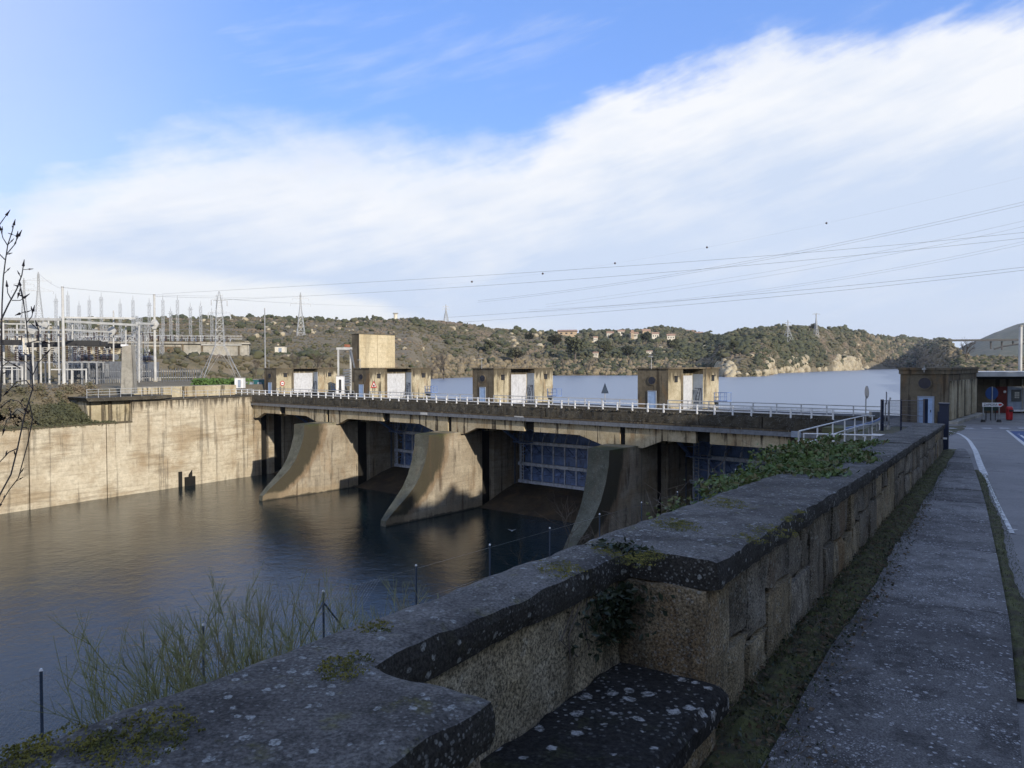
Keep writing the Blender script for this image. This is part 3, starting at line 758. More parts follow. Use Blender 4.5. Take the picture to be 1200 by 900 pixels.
bare = [(520, 441, 375, 42, 'tall bare reddish tree on the shore right of the tan tower'), (345, 446, 165, 34, 'bare twiggy tree behind the leftmost gate house, near the slim pole'), (372, 446, 172, 38, 'tallest bare tree behind the leftmost gate house'),
        (388, 446, 160, 26, 'low bare tree beside the white crane frame'), (300, 447, 170, 28, 'bare tree between the hedge and the slim grey pole'), (1132, 435, 190, 38, 'bare tree behind the abutment building at the viaduct end'),
        (660, 437, 505, 20, 'thin bare tree at the water edge below the orange house'), (690, 437, 505, 18, 'bare tree at the water edge beside the largest dark tree'), (505, 441, 372, 26, 'small bare tree left of the tall reddish shore tree'),
        (1112, 434, 210, 26, 'bare tree above the roof corner of the abutment building'), (830, 437, 508, 20, 'bare tree on the shore right behind the fourth gate house')]
for i, (px, py, D, hpx, lab) in enumerate(bare):
    x = (px-600)/F*D; p = Vector((x, D, float(terrain_z(x, D)))); r = thing('bare_tree', lab, 'tree', p, i*2.1, 'bare winter trees')
    s = hpx/F*D/8.8; a, b = BT[i % 3]; share('trunk', a, r, scale=(s, s, s)); share('crown', b, r, scale=(s, s, s))

# ---- hilltop houses
def house(px, py, wpx, hpx, wallm, lab, grp='houses of the hilltop village', tower=False):
    p = hill_hit(px, py+hpx*.5); D = p.y; wpx *= 1.0; wd = wpx/F*D; h = hpx/F*D*1.25
    r = thing('village_house' if not tower else 'church_tower', lab, 'house' if not tower else 'tower', p, random.uniform(-.4, .1), grp)
    dp = wd*.7
    part(M().box(-wd/2, wd/2, -dp/2, dp/2, -3, h*.72), 'wall', wallm, r)
    rf = M(); e = wd*.06
    rf.prism([(-dp/2-e, h*.715), (dp/2+e, h*.715), (0, h)], -wd/2-e, wd/2+e, lambda a, b, c: Vector((c, a, b))); part(rf, 'roof', MT['roof_tile'], r)
    for k in range(1 if tower else 3):
        x = 0 if tower else (k-1)*wd*.3
        wn = part(M().box(x-wd*.06, x+wd*.06, -dp/2-.05, -dp/2+.04, h*.30, h*.52), 'window', MT['glass'], r)
    return r
for a in HOUSES: house(a[0], a[1], a[2], a[3], MT[a[4]], a[5])
house(741, 394, 3, 9, MT['house_ochre'], 'slender ochre church tower in the middle of the village', tower=True)
# ridge water tower
p = terr(464, 668); r = thing('water_tower', 'small pale tower with flat cap on the left ridge', 'tower', p)
part(M().cyl((0, 0, -1), (0, 0, 7.4), 1.7, 1.6, 10), 'shaft', MT['house_white'], r); part(M().cyl((0, 0, 7.4), (0, 0, 8.2), 2.4, 2.4, 10), 'cap', MT['grey_conc'], r)

# ---- lattice pylons
def pylon_meshes(H, base, top, arms, legs=0.16, br=0.08, waist=None):
    m = M(); b2 = M(); a2 = M()
    def wdt(z):
        f = z/H
        if waist: return base+(waist-base)*f/.40 if f < .40 else (waist+(top-waist)*(f-.40)/.42 if f < .82 else top)
        return base+(top-base)*min(1, f/0.72) if f < .72 else top
    for sx, sy in ((1, 1), (1, -1), (-1, -1), (-1, 1)):
        zs = [0, H*.72, H]
        for z0, z1 in (((0, H*.40), (H*.40, H*.82), (H*.82, H)) if waist else ((0, H*.72), (H*.72, H))):
            m.bar((sx*wdt(z0)/2, sy*wdt(z0)/2, z0), (sx*wdt(z1)/2 if z1 < H else sx*.08, sy*wdt(z1)/2 if z1 < H else sy*.08, z1), legs)
    z = 0; 
    while z < H*.95:
        w0 = wdt(z); dz = max(w0*.95, H*.045); z1 = min(z+dz, H*.97); w1 = wdt(z1)
        for k in range(4):
            c = [(1, 1), (1, -1), (-1, -1), (-1, 1)]; (ax, ay), (bx, by) = c[k], c[(k+1) % 4]
            b2.bar((ax*w0/2, ay*w0/2, z), (bx*w1/2, by*w1/2, z1), br); b2.bar((bx*w0/2, by*w0/2, z), (ax*w1/2, ay*w1/2, z1), br)
            b2.bar((ax*w1/2, ay*w1/2, z1), (bx*w1/2, by*w1/2, z1), br)
        z = z1
    for zf, L in arms:
        z = H*zf
        for s in (-1, 1):
            a2.bar((0, top/2, z), (s*L, 0, z+.1), br*1.1); a2.bar((0, -top/2, z), (s*L, 0, z+.1), br*1.1); a2.bar((s*top*.4, 0, z+L*.28), (s*L, 0, z+.1), br*1.1)
            for q in (.35, .65): a2.bar((s*L*q, top/2*(1-q), z), (s*L*q, 0, z+L*.28*(1-q)), br*.8)
            a2.cyl((s*L, 0, z), (s*L, 0, z-1.1), .09, .09, 5)
    return m, b2, a2
def pylon(loc, H, base, top, arms, lab, rot=0, grp=None, th=1.0, name='lattice_pylon', waist=None):
    r = thing(name, lab, 'pylon', loc, rot, grp); a, b, c = pylon_meshes(H, base, top, arms, .16*th, .075*th, waist)
    part(a, 'leg_frame', MT['lattice'], r, recalc=False); part(b, 'bracing', MT['lattice'], r, recalc=False)
    if arms: part(c, 'crossarm', MT['lattice'], r, recalc=False)
    return r
p = P(258, 447.0, 150); p.z = -3.0
pylon(p, 18.2, 7.6, 1.1, ((.90, 1.5), (.76, 2.1)), 'large grey lattice pylon standing behind the hedge on the left bank', .5, th=.42, waist=1.7)
def far_pylon(px, ytop, ybase, D, lab, base=None, arms=((.88, .16), (.76, .2)), rot=.4, th=1.0):
    H = (ybase-ytop)/F*D; x = (px-600)/F*D; z = (429-.0024*(px-600)-ybase)/F*D
    z = min(z, float(terrain_z(x, D))-.5); H = (429-.0024*(px-600)-ytop)/F*D-z
    pylon((x, D, z), H, base or H*.16, H*.03, [(a, H*b) for a, b in arms], lab, rot, 'distant pylons', th*D/330)
far_pylon(353, 343, 400, 420, 'grey lattice pylon rising over the left ridge behind the slim pole', base=5)
far_pylon(523, 357, 380, 735, 'small lattice pylon on the ridge right of the tan tower', base=5)
far_pylon(923, 375, 403, 760, 'pale broad lattice pylon on the wooded hill, left one of the pair', base=9)
far_pylon(956, 367, 390, 890, 'slim lattice pylon with crossarm on the wooded hill, right one of the pair', base=5, arms=((.95, .2),))
far_pylon(47, 319, 380, 330, 'grey double-arm lattice pylon at the far left, behind the bare twigs', base=4, arms=((.86, .17), (.70, .2)))
far_pylon(30, 326, 380, 350, 'slim lattice pylon just left of the double-arm one', base=3.4)

# viaduct at the far right
r = thing('viaduct', 'long dark road viaduct with slim columns and a flat arch, far right', 'bridge', P(1180, 425, 520))
m = M().bar(P(1108, 399, 520), P(1260, 397.8, 520), 7, 1.2); part(m, 'deck', MT['black'], r, True)
for k, px in enumerate((1161, 1174, 1187, 1205, 1225)):
    part(M().bar(P(px, 400, 520), P(px, 409+k if px < 1180 else 405-k*.5, 520), .8), 'column', MT['black'], r, True)
m = M(); pts = [P(1165, 409, 520), P(1175, 406, 520), P(1187, 404, 520), P(1200, 402.6, 520), P(1220, 402, 520), P(1250, 404, 520)]
m.tube(pts, .55, 5); part(m, 'arch', MT['black'], r, True)

# ------------------------------------------------------------------ the dam
GH = [24.03*n for n in range(5)]
def dfr(a, b, c): return DM(a, b, c)
PIERW = 3.56
def pier(v0, lab, first=None):
    if first: 
        return dup(first, DM(v0, 0, -18), None, lab)
    r = thing('dam_pier', lab, 'pier', DM(v0, 0, -18), DROT, 'piers between the spillway gates')
    # side profile (u, z) relative to pier base; nose tapers towards its toe
    nose = [(-11, -7.8), (-11.1, -9.2), (-11.6, -10.8), (-12.4, -12.4), (-13.3, -13.5), (-14.5, -14.5), (-16.2, -15.75), (-17.2, -16.6), (-17.4, -18.2)]
    def inset(u):
        k = min(1, max(0, (-6-u)/11.4)); return (2.45*k**1.0, .28*k)
    b = M()
    ups = [(-6.6, -7.8)]
    prof = nose
    # rows across the nose: for each profile point left and right
    L, R = [], []
    for u, z in prof:
        a, c = inset(u); L.append((a, u, z+18)); R.append((PIERW-c, u, z+18))
    k = len(b.v); n = len(prof)
    for q in L+R: b.v.append(q)
    for i in range(n-1): b.f.append((k+i, k+n+i, k+n+i+1, k+i+1))
    part(b, 'nose_face', MT['nose'], r, recalc=False)
    b = M(); k = 0
    # sides of the nose, joined to the straight body at u=-6
    for side, X in ((0, L), (1, R)):
        k = len(b.v); xs = 0 if side == 0 else PIERW
        for q in X: b.v.append(q)
        for q in X: b.v.append((xs, -6, q[2]))
        for i in range(n-1): b.f.append((k+i, k+i+1, k+n+i+1, k+n+i))
    # top
    k = len(b.v); b.v += [L[0], R[0], (PIERW, -6, 10.2), (0, -6, 10.2)]; b.f.append((k, k+1, k+2, k+3))
    # straight body, with the stop-log groove left open
    b.box(0, PIERW, -6, -2.2, -1, 10.2); b.box(.8, PIERW-.8, -2.2, -.05, -1, 12.9); b.box(0, PIERW, -.05, 12.2, -1, 13.1)
    part(b, 'shaft', MT['pier'], r)
    part(M().box(.75, PIERW-.75, -2.19, -.06, -1, 12.8), 'groove_lining', MT['near_black'], r)
    # form-tie stub and gate seal
    part(M().box(PIERW, PIERW+.04, 3.85, 4.2, 2.6, 10.4).box(-.04, 0, 3.85, 4.2, 2.6, 10.4), 'seal_plate', MT['tray'], r)
    return r
pr = pier(GH[1], 'far left pier of the dam with a mossy curved toe')
pier(GH[2], 'middle pier of the dam, rust-streaked, curved toe in the water', pr)
pier(GH[3], 'nearest pier of the dam, its mossy nose close to the parapet', pr)
# left abutment face and hidden right abutment
r = thing('abutment_wall', 'stained abutment wall with two dark grooves at the left end of the dam', 'wall', DM(0, 0, -18), DROT)
b = M().box(-4, 6.35, 6.2, 12, 0, 13.1, dfr and (lambda a, b_, c: Vector((a, b_, c)))).box(-4, 6.35, -.6, 6.2, 0, 13.1).box(-4, 5.7, -2.3, -.6, 0, 13.1).box(-4, 6.35, -3.3, -2.3, 0, 13.1).box(-4, 5.7, -4.6, -3.3, 0, 13.1).box(-4, 6.35, -6, -4.6, 0, 13.1)
part(b, 'face', MT['abutment'], r)
part(M().box(5.0, 5.74, -2.29, -.61, 0, 13).box(5.0, 5.74, -4.59, -3.31, 0, 13), 'groove_lining', MT['near_black'], r)
# gates
def gate(v0, v1, lab, first=None):
    L = v1-v0; r = thing('spillway_gate', lab, 'gate', DM(v0, 0, -17), DROT, 'radial spillway gates')
    z0, z1 = 2.0, 10.6
    sk = M()
    def fn(a, b): 
        z = z0+(z1-z0)*b; u = 6.2-((b-.45)**2)*2.6; return (a*L, u, z)
    sk.grid(1, 10, fn); part(sk, 'skin_plate', MT['gate'], r, recalc=False)
    n = 11; xs = [.7+(L-1.4)*i/n for i in range(n+1)]
    gz = (2.25, 4.5, 7.25)
    for z in gz:
        part(M().box(.35, L-.35, 4.3, 4.75, z-.2, z+.2), 'girder', MT['gate_frame'], r)
    for x in xs:
        part(M().bar((x, 4.5, gz[0]), (x, 4.5, gz[2]), .16), 'rib', MT['gate_frame'], r)
        part(M().bar((x, 4.5, gz[2]), (x, 5.9, 10.2), .16, .2), 'top_rib', MT['gate_frame'], r)
    br = M()
    for i in range(n):
        for j in range(2):
            br.bar((xs[i], 4.55, gz[j+1]), (xs[i]+.2, 6.0, (gz[j]+gz[j+1])/2), .1)
            br.bar((xs[i], 4.7, (gz[j]+gz[j+1])/2), (xs[i+1], 5.8, gz[j+1]-.3), .09)
        br.bar((xs[i], 4.6, 8.1), (xs[i+1], 5.8, 10.0), .09)
    for z in (3.0, 5.6, 6.6, 9.3): br.box(.1, L-.1, 5.6, 5.95, z-.08, z+.08)
    part(br, 'bracing', MT['gate'], r, recalc=False)
    # end arms towards the trunnions on the piers, ladder at the left end
    for x in (.5, L-.5):
        part(M().bar((x, 4.3, gz[2]), (x, .4, 9.6), .3), 'radial_arm', MT['gate'], r)
    ld = M()
    for x in (1.0, 1.55): ld.bar((x, 3.9, 2.2), (x, 3.9, 10.2), .07)
    for i in range(20): ld.bar((1.0, 3.9, 2.5+i*.4), (1.55, 3.9, 2.5+i*.4), .05)
    part(ld, 'ladder', MT['gate_frame'], r, recalc=False)
    st = M().box(.4, 2.9, 3.2, 4.2, 7.3, 7.4).box(.4, 2.9, 3.2, 4.2, 9.2, 9.28)
    for x in (.5, 1.3, 2.1, 2.9): st.bar((x, 3.2, 7.4), (x, 3.2, 8.4), .06)
    st.bar((.4, 3.2, 8.4), (2.9, 3.2, 8.4), .06); part(st, 'service_platform', MT['gate'], r, recalc=False)
    return r
g0 = gate(51.6, 72.05, 'blue spillway gate between the middle and nearest piers, most of its grid in view')
dup(g0, DM(27.6, 0, -17), DROT, 'blue spillway gate between the far left and middle piers, half hidden')
dup(g0, DM(75.65, 0, -17), DROT, 'blue spillway gate right of the nearest pier, seen above the brambles')
r = dup(g0, DM(6.4, 0, -17), DROT, 'blue spillway gate beside the left abutment, only its top corner showing'); r.scale = (17.6/20.45, 1, 1)
# aprons under the gates
for k, (a, b_) in enumerate(((6.4, 24.0), (27.62, 48.02), (51.65, 72.05), (75.7, 98))):
    m = M(); pf = [(6.5, -15.0), (4, -15.1), (2, -15.6), (-.5, -16.5), (-3.2, -17.3), (-6, -18.3), (-6, -20), (6.5, -20)]
    m.prism(pf, a, b_, lambda x, y, c: DM(c, x, y)); solo(m, 'spillway_apron', MT['apron'], kind='structure')
# dark inner wall behind the gates, retaining the lake
for a, b_ in ((6.4, 24.0), (27.62, 48.02), (51.65, 72.05), (75.7, 96)):
    m = M().box(a, b_, 6.6, 7.6, -20, -5.4, dfr); solo(m, 'dam_wall', MT['hut_dark'], kind='structure')

# the deck with its fascia
dk = thing('dam_deck', 'long concrete road deck crossing the dam on its piers', 'bridge deck', DM(0, -3, -8), DROT)
V0, V1 = -.5, 96.5
part(M().box(V0, V1+3, -5.9, 0.5, -5.5, Z_DECK, dfr).box(V0, V1+3, .5, 9.0, -5.5, Z_DECK-.02, dfr), 'road_slab', MT['deck'], dk, True)
for k in range(16):
    a = V0+(93.9-V0)*k/16; b_ = V0+(93.9-V0)*(k+1)/16-.03
    part(M().rough(a, b_, -6.2, -5.85, -5.45, -4.46, dfr, step=.33, amp=.035, edge=.03, seed=k, nf=2.2), 'kerb', MT['kerb_dark'], dk, True)
part(M().box(V0, V1, -.15, .15, -5.3, -4.46, dfr), 'inner_kerb', MT['kerb_dark'], dk, True)
part(M().box(V0, 93.9, -6.45, -5.95, -5.6, -5.46, dfr), 'ledge', MT['beam'], dk, True)
part(M().box(V0, 93.95, -6.42, -6.05, -6.02, -5.62, dfr), 'cable_tray', MT['tray'], dk, True)
part(M().box(90.6, 91.4, -6.5, -6.40, -6.02, -5.5, dfr), 'tray_cover', MT['panel_grey'], dk, True)
part(M().box(60.3, 61.6, -6.46, -6.40, -5.62, -5.48, dfr).box(45.2, 46.4, -6.46, -6.40, -5.95, -5.66, dfr), 'tray_patch', MT['white_steel'], dk, True)
# Gerber beams: haunched over the piers, a gap in each bay
zt, zb, zh = -5.6, -7.15, -8.0
km = []
for k in range(1500):
    km.append(tuple(DM(random.uniform(V0, 93.9), -6.03+random.gauss(0, .09), -4.46+random.uniform(-.04, .03))))
blobs('kerb_top_moss', km, rng.uniform(.05, .14, len(km)), MT['kerb_dark'], (.5, 1.0))
segs = []
def fas(poly):
    m = M(); m.prism(poly, -6.0, -5.3, lambda x, y, c: DM(x, c, y)); part(m, 'fascia_beam', MT['beam'], dk, True)
    m = M(); m.prism(poly, -1.0, -.3, lambda x, y, c: DM(x, c, y)); part(m, 'inner_beam', MT['beam'], dk, True)
cent = [g_+1.78 for g_ in GH[:4]]
gaps = [14.6, 38.3, 62.0, 82.4]
# left end half beam at the abutment
fas([(.2, zt), (gaps[0]-.7, zt), (gaps[0]-.7, zb), (9.5, zb), (7.6, zh), (5.6, zh), (5.6, zt-.01)][0:6]+[])
for i in (1, 2, 3):
    c = cent[i]
    fas([(c-.3, zt), (gaps[i-1]+.7, zt), (gaps[i-1]+.7, zb), (c-5.2, zb), (c-2.3, zh), (c-.3, zh)])
    fas([(c+.3, zt), (gaps[i]-.7, zt), (gaps[i]-.7, zb), (c+4.4, zb), (c+2.3, zh), (c+.3, zh)])
fas([(gaps[3]+.7, zt), (95.5, zt), (95.5, zb), (gaps[3]+.7, zb)])
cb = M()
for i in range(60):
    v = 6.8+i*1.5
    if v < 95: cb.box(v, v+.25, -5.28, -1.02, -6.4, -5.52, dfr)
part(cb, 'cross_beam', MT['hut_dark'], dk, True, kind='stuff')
gp = M()
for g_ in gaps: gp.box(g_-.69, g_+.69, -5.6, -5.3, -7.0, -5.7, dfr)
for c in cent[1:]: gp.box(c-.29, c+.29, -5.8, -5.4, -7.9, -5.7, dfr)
part(gp, 'joint_block', MT['near_black'], dk, True)
# railings
def railing(name, v0, v1, u, z0, h, sp, lab, mt, pw=.13, bars=(0.93, .5), kicker=None):
    r = thing(name, lab, 'railing', DM(v0, u, z0), DROT); n = int(round((v1-v0)/sp)); L = v1-v0
    pm = M().box(-pw/2, pw/2, -pw/2, pw/2, 0, h).mesh('post', mt)
    for i in range(n+1): share('post', pm, r, (L*i/n, 0, 0))
    for b_ in bars: part(M().box(0, L, -.04, .04, h*b_-.045, h*b_+.045), 'rail', mt, r)
    return r
railing('deck_railing', -.3, 93.8, -6.03, -4.46, .86, 1.7, 'white post and rail fence along the near edge of the dam deck', MT['white'], .125, (.9, .42))
railing('deck_railing', PIERW, GH[1], .0, -4.46, .86, 2.4, 'far-side deck railing between the two leftmost gate houses', MT['white_steel'], .09, (.95, .5))
railing('deck_railing', GH[1]+PIERW, GH[2], .0, -4.46, .86, 2.4, 'far-side deck railing between the second and third gate houses', MT['white_steel'], .09, (.95, .5))
railing('deck_railing', GH[2]+PIERW, GH[3], .0, -4.46, .86, 2.4, 'far-side deck railing between the third and fourth gate houses', MT['white_steel'], .09, (.95, .5))
railing('deck_railing', GH[3]+PIERW, 96, .0, -4.46, .9, 2.3, 'far-side deck railing between the fourth gate house and the abutment building', MT['white_steel'], .09, (.98, .62, .3))

# gate houses
def gate_house(k, lab, sign=None, L=12.2):
    r = thing('gate_house', lab, 'gate house', DM(GH[k], 0, -4.85), DROT, 'gate houses along the dam')
    H = 4.5; Wd = PIERW; rc = 1.25
    part(M().box(0, Wd, 0, 3.3, 0, H), 'front_block', MT['hut'], r)
    part(M().box(0, Wd-rc, 3.3, 8.15, 0, H-.02), 'middle_block', MT['hut'], r)
    part(M().box(0, Wd, 8.15, L, 0, H), 'rear_block', MT['hut'], r)
    part(M().box(-.02, Wd+.02, -.025, 0, 0, H), 'shaded_front_face', MT['hut_dark'], r)  # thin skin with the downstream face's shade painted into its colour
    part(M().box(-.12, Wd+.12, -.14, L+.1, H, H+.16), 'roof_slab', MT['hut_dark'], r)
    part(M().box(Wd-rc, Wd-rc+.06, 3.6, 7.9, .05, 3.75), 'sliding_door', MT['metal_door'], r)
    part(M().box(Wd-rc, Wd-.05, 8.09, 8.15, 0, H-.6), 'shaded_reveal', MT['panel_grey'], r)  # blue-grey sheet: shade of the downstream-facing return put into the colour
    d = part(M().box(1.3, 2.15, -.09, -.02, .0, 2.15), 'door', MT['door_blue'], r)
    part(M().box(1.22, 1.3, -.12, -.02, 0, 2.23).box(2.15, 2.23, -.12, -.02, 0, 2.23).box(1.3, 2.15, -.12, -.02, 2.15, 2.23), 'door_frame', MT['panel_grey'], r)
    part(M().cyl((1.72, -.03, 3.3), (1.72, -.10, 3.3), .52, .52, 20), 'window_frame', MT['hut_dark'], r)
    part(M().cyl((1.72, -.101, 3.3), (1.72, -.12, 3.3), .40, .40, 20), 'window_glass', MT['glass'], r)
    for u in (1.7, 10.6):
        part(M().box(Wd, Wd+.05, u-.33, u+.33, 3.1, 3.75).box(Wd+.05, Wd+.22, u-.36, u+.36, 3.70, 3.78), 'vent', MT['black'], r)
    part(M().box(Wd, Wd+.05, 2.85, 3.3, 0, 3.9), 'drain_chase', MT['hut_dark'], r)
    ld = M(); ld.bar((Wd-.9, 7.4, .1), (Wd-.4, 7.9, 2.3), .06); ld.bar((Wd-.35, 7.4, .1), (Wd-.2, 7.9, 2.3), .06); ld.bar((Wd-.9, 7.9, 2.3), (Wd-.1, 7.9, 2.3), .06); ld.bar((Wd-.1, 7.9, 2.3), (Wd-.1, 7.9, .1), .06)
    for i in range(6): ld.bar((Wd-.88+i*.08, 7.45+.08*i, .4+i*.35), (Wd-.3, 7.5+.08*i, .4+i*.35), .05)
    part(ld, 'step_ladder', MT['blue_dark'], r)
    lp = part(M().cyl((1.72, -.2, H+.0), (1.72, -.2, H+1.25), .035, .03, 6).box(1.55, 1.89, -.55, -.15, H+1.25, H+1.36), 'lamp', MT['galv'], r)
    # little service balcony on the lake end
    bl = M().box(Wd, Wd+1.6, L-1.3, L-.1, .75, .85)
    for x in (.1, .8, 1.55):
        bl.bar((Wd+x, L-1.3, .85), (Wd+x, L-1.3, 1.75), .05); bl.bar((Wd+x, L-.1, .85), (Wd+x, L-.1, 1.75), .05)
    bl.bar((Wd, L-1.3, 1.75), (Wd+1.6, L-1.3, 1.75), .05); bl.bar((Wd, L-.1, 1.75), (Wd+1.6, L-.1, 1.75), .05); bl.bar((Wd+1.55, L-1.3, 1.75), (Wd+1.55, L-.1, 1.75), .05); bl.bar((Wd, L-1.3, 1.3), (Wd+1.6, L-1.3, 1.3), .04)
    part(bl, 'balcony', MT['blue_rail'], r)
    return r
h0 = gate_house(0, 'leftmost gate house, carrying a round red-rimmed sign on its lit side')
for k, lab in ((1, 'second gate house from the left, with a red triangular sign, below the tall tan tower'), (2, 'third gate house from the left, blue door, nothing on its walls, lake on both sides'), (3, 'fourth gate house, nearest on the open deck, with a bright blue door')):
    dup(h0, DM(GH[k], 0, -4.85), DROT, lab)
# signs on the side walls
def wall_sign(v, u, z, kind, lab, s=.42):
    r = thing('warning_sign', lab, 'sign', DM(v, u, z), DROT)
    if kind == 'round':
        part(M().cyl((0, 0, 0), (.03, 0, 0), s, s, 20), 'rim', MT['red'], r); part(M().cyl((.03, 0, 0), (.035, 0, 0), s*.68, s*.68, 20), 'face', MT['white'], r)
        part(M().box(.035, .04, -s*.45, s*.45, -.06, .06), 'bar', MT['black'], r)
    else:
        tri = lambda q: [(-q, -q*.6), (q, -q*.6), (0, q*1.1)]
        fr = lambda a, b, c: Vector((c, a, b))
        part(M().prism(tri(s*1.15), 0, .03, fr), 'rim', MT['red'], r); part(M().prism(tri(s*.72), .03, .035, fr), 'face', MT['white'], r)
        part(M().box(.035, .04, -.14, .14, -.18, .08), 'symbol', MT['black'], r)
wall_sign(GH[0]+PIERW+.02, 1.1, -2.8, 'round', 'round white sign with red rim on the leftmost gate house', .42)
wall_sign(GH[1]+PIERW+.02, .75, -2.75, 'tri', 'triangular warning sign with red border on the second gate house', .5)

# the abutment building at the right end
VA = 97.45
r = thing('abutment_building', 'dark flat-roofed building at the near dam end, round window over its blue door', 'building', DM(VA, 0, -4.85), DROT)
H = 4.45; L = 14.0
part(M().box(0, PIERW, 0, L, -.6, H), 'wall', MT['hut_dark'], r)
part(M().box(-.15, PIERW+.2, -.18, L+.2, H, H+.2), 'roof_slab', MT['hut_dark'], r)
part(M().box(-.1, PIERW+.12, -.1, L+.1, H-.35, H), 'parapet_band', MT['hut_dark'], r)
for k in range(4):
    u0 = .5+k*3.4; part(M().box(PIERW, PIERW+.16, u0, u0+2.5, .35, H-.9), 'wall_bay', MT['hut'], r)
    part(M().box(PIERW, PIERW+.07, u0+2.5, u0+3.4, .35, H-.9), 'recess', MT['near_black'], r)
part(M().box(PIERW, PIERW+.75, -.3, L, -.6, .28), 'plinth', MT['grey_conc'], r)
d = part(M().box(1.45, 2.45, -.06, 0, 0, 2.15), 'door', MT['door_blue'], r); part(M().box(2.28, 2.34, -.1, -.06, .95, 1.15), 'handle', MT['black'], d)
part(M().box(1.33, 1.45, -.1, 0, 0, 2.27).box(2.45, 2.57, -.1, 0, 0, 2.27).box(1.45, 2.45, -.1, 0, 2.15, 2.27), 'door_frame', MT['panel_grey'], r)
part(M().cyl((1.85, 0, 3.35), (1.85, -.10, 3.35), .56, .56, 24), 'window_frame', MT['hut_dark'], r); part(M().cyl((1.85, -.10, 3.35), (1.85, -.12, 3.35), .46, .46, 24), 'window_glass', MT['glass'], r)
part(M().cyl((1.85, -.3, H-.2), (1.85, -.3, H+.35), .05, .05, 6).box(1.72, 1.98, -.5, -.18, H+.0, H+.16), 'lamp', MT['galv'], r)

# ------------------------------------------------------------------ left bank
def LW(q, u, z):                                   # q = metres inland from the river face of the left wall
    return DM(float(v_wall(u))-q, u, z)
lw = thing('retaining_wall', 'tall sunlit tan retaining wall along the left river bank, streaked and board marked', 'wall', LW(0, -25, -17.3), DROT)
def lpanel(u0, u1, ztop, q0=0.0):
    m = M(); m.prism([(u0, -19), (u1, -19), (u1, ztop), (u0, ztop)], q0, 3.0, lambda a, b, c: LW(c, a, b)); part(m, 'panel', MT['wall_tan'], lw, True)
lpanel(-6.02, -25.45, -4.5)
for a, b in ((-25.45, -28.9), (-29.02, -38.2), (-38.35, -66), (-66.1, -100)): lpanel(a, b, -7.5)
part(M().prism([(-6.0, -4.72), (-25.4, -4.72), (-25.4, -4.5), (-6.0, -4.5)], -.12, 1.0, lambda a, b, c: LW(c, a, b+.02)), 'wall_cap', MT['kerb_dark'], lw, True)
part(M().prism([(-25.45, -7.5), (-100, -7.5), (-100, -7.3), (-25.45, -7.3)], -.06, 1.6, lambda a, b, c: LW(c, a, b+.01)), 'lower_ledge', MT['hut'], lw, True)
for u in (-17.0, -18.6):
    m = M(); m.prism([(u-.25, -18), (u+.25, -18), (u+.25, -15.0), (u-.25, -15.0 if u < -18 else -15.6)], -.25, 0, lambda a, b, c: LW(c, a, b)); part(m, 'outlet', MT['near_black'], lw, True)
part(M().prism([(-17.9, -18), (-16.3, -18), (-16.3, -15.9), (-17.9, -15.9)], -.3, 0, lambda a, b, c: LW(c, a, b)), 'outlet_block', MT['near_black'], lw, True)
# corbel and balcony platform over the step
cb = thing('viewing_platform', 'cantilevered concrete platform with thin railing above the step in the left wall', 'platform', LW(2, -27, -7.5), DROT)
m = M(); m.prism([(-25.5, -7.6), (-30.8, -7.6), (-31.2, -4.4), (-25.5, -4.4)], .8, 4, lambda a, b, c: LW(c, a, b)); part(m, 'corbel', MT['hut'], cb, True)
for u in (-28.0, -28.9):
    m = M(); m.prism([(u, -7.6), (u-.35, -7.6), (u-.35, -4.5), (u, -4.5)], .6, .8, lambda a, b, c: LW(c, a, b)); part(m, 'corbel_rib', MT['hut_dark'], cb, True)
m = M(); m.prism([(-20, -4.3), (-22, -4.45), (-31.5, -4.4), (-31.8, -3.95), (-20, -3.95)], -.7, 5.5, lambda a, b, c: LW(c, a, b)); part(m, 'slab', MT['kerb_dark'], cb, True)
m = M()
us = [-31.6+i*1.45 for i in range(9)]
for u in us: m.bar(LW(-.6, u, -3.95), LW(-.6, u, -2.85), .06)
for z in (-2.85, -3.2, -3.55): m.bar(LW(-.6, us[0], z), LW(-.6, us[-1], z), .05)
part(m, 'railing', MT['lattice'], cb, True)
r = thing('wall_railing', 'thin grey railing stepping down along the top of the tan wall', 'railing', LW(.2, -13, -4.5), DROT)
m = M(); m.bar(LW(-.4, -20, -2.85), LW(.1, -17.8, -3.5), .05); m.bar(LW(-.4, -20, -3.3), LW(.1, -17.8, -3.95), .05)
for z in (-3.5, -3.95): m.bar(LW(.1, -17.8, z), LW(.1, -6, z), .05)
part(m, 'rail', MT['lattice'], r, True)
pm = M().cyl((0, 0, 0), (0, 0, 1.0), .035, .035, 6).mesh('post', MT['lattice']); loc, _r = root_xf(r)
for i in range(7):
    w0 = LW(.1, -17.8+i*1.95, -4.5)-loc; c, s_ = math.cos(-DROT), math.sin(-DROT); share('post', pm, r, (c*w0.x-s_*w0.y, s_*w0.x+c*w0.y, w0.z))
# leaning concrete slab pillar
r = thing('concrete_pillar', 'tall tapering raw concrete pillar standing on the left platform', 'pillar', LW(1.6, -25.5, -3.95), DROT)
m = M(); b0 = [P(141.5, 461.5, 101.5), P(157, 461.5, 101.5)]; t0 = [P(143, 406, 101.5), P(153.5, 404.5, 101.5)]
for q in b0+t0[::-1]: m.v.append(tuple(q))
for q in b0+t0[::-1]: m.v.append(tuple(q+Vector((-.3, 1.6, 0))))
m.f += [(0, 1, 2, 3), (7, 6, 5, 4), (0, 4, 5, 1), (1, 5, 6, 2), (2, 6, 7, 3), (3, 7, 4, 0)]
part(m, 'shaft', MT['grey_conc'], r, True); part(M().bar(P(146, 403.5, 102), P(146, 406, 102), .7), 'cap_lug', MT['white'], r, True)
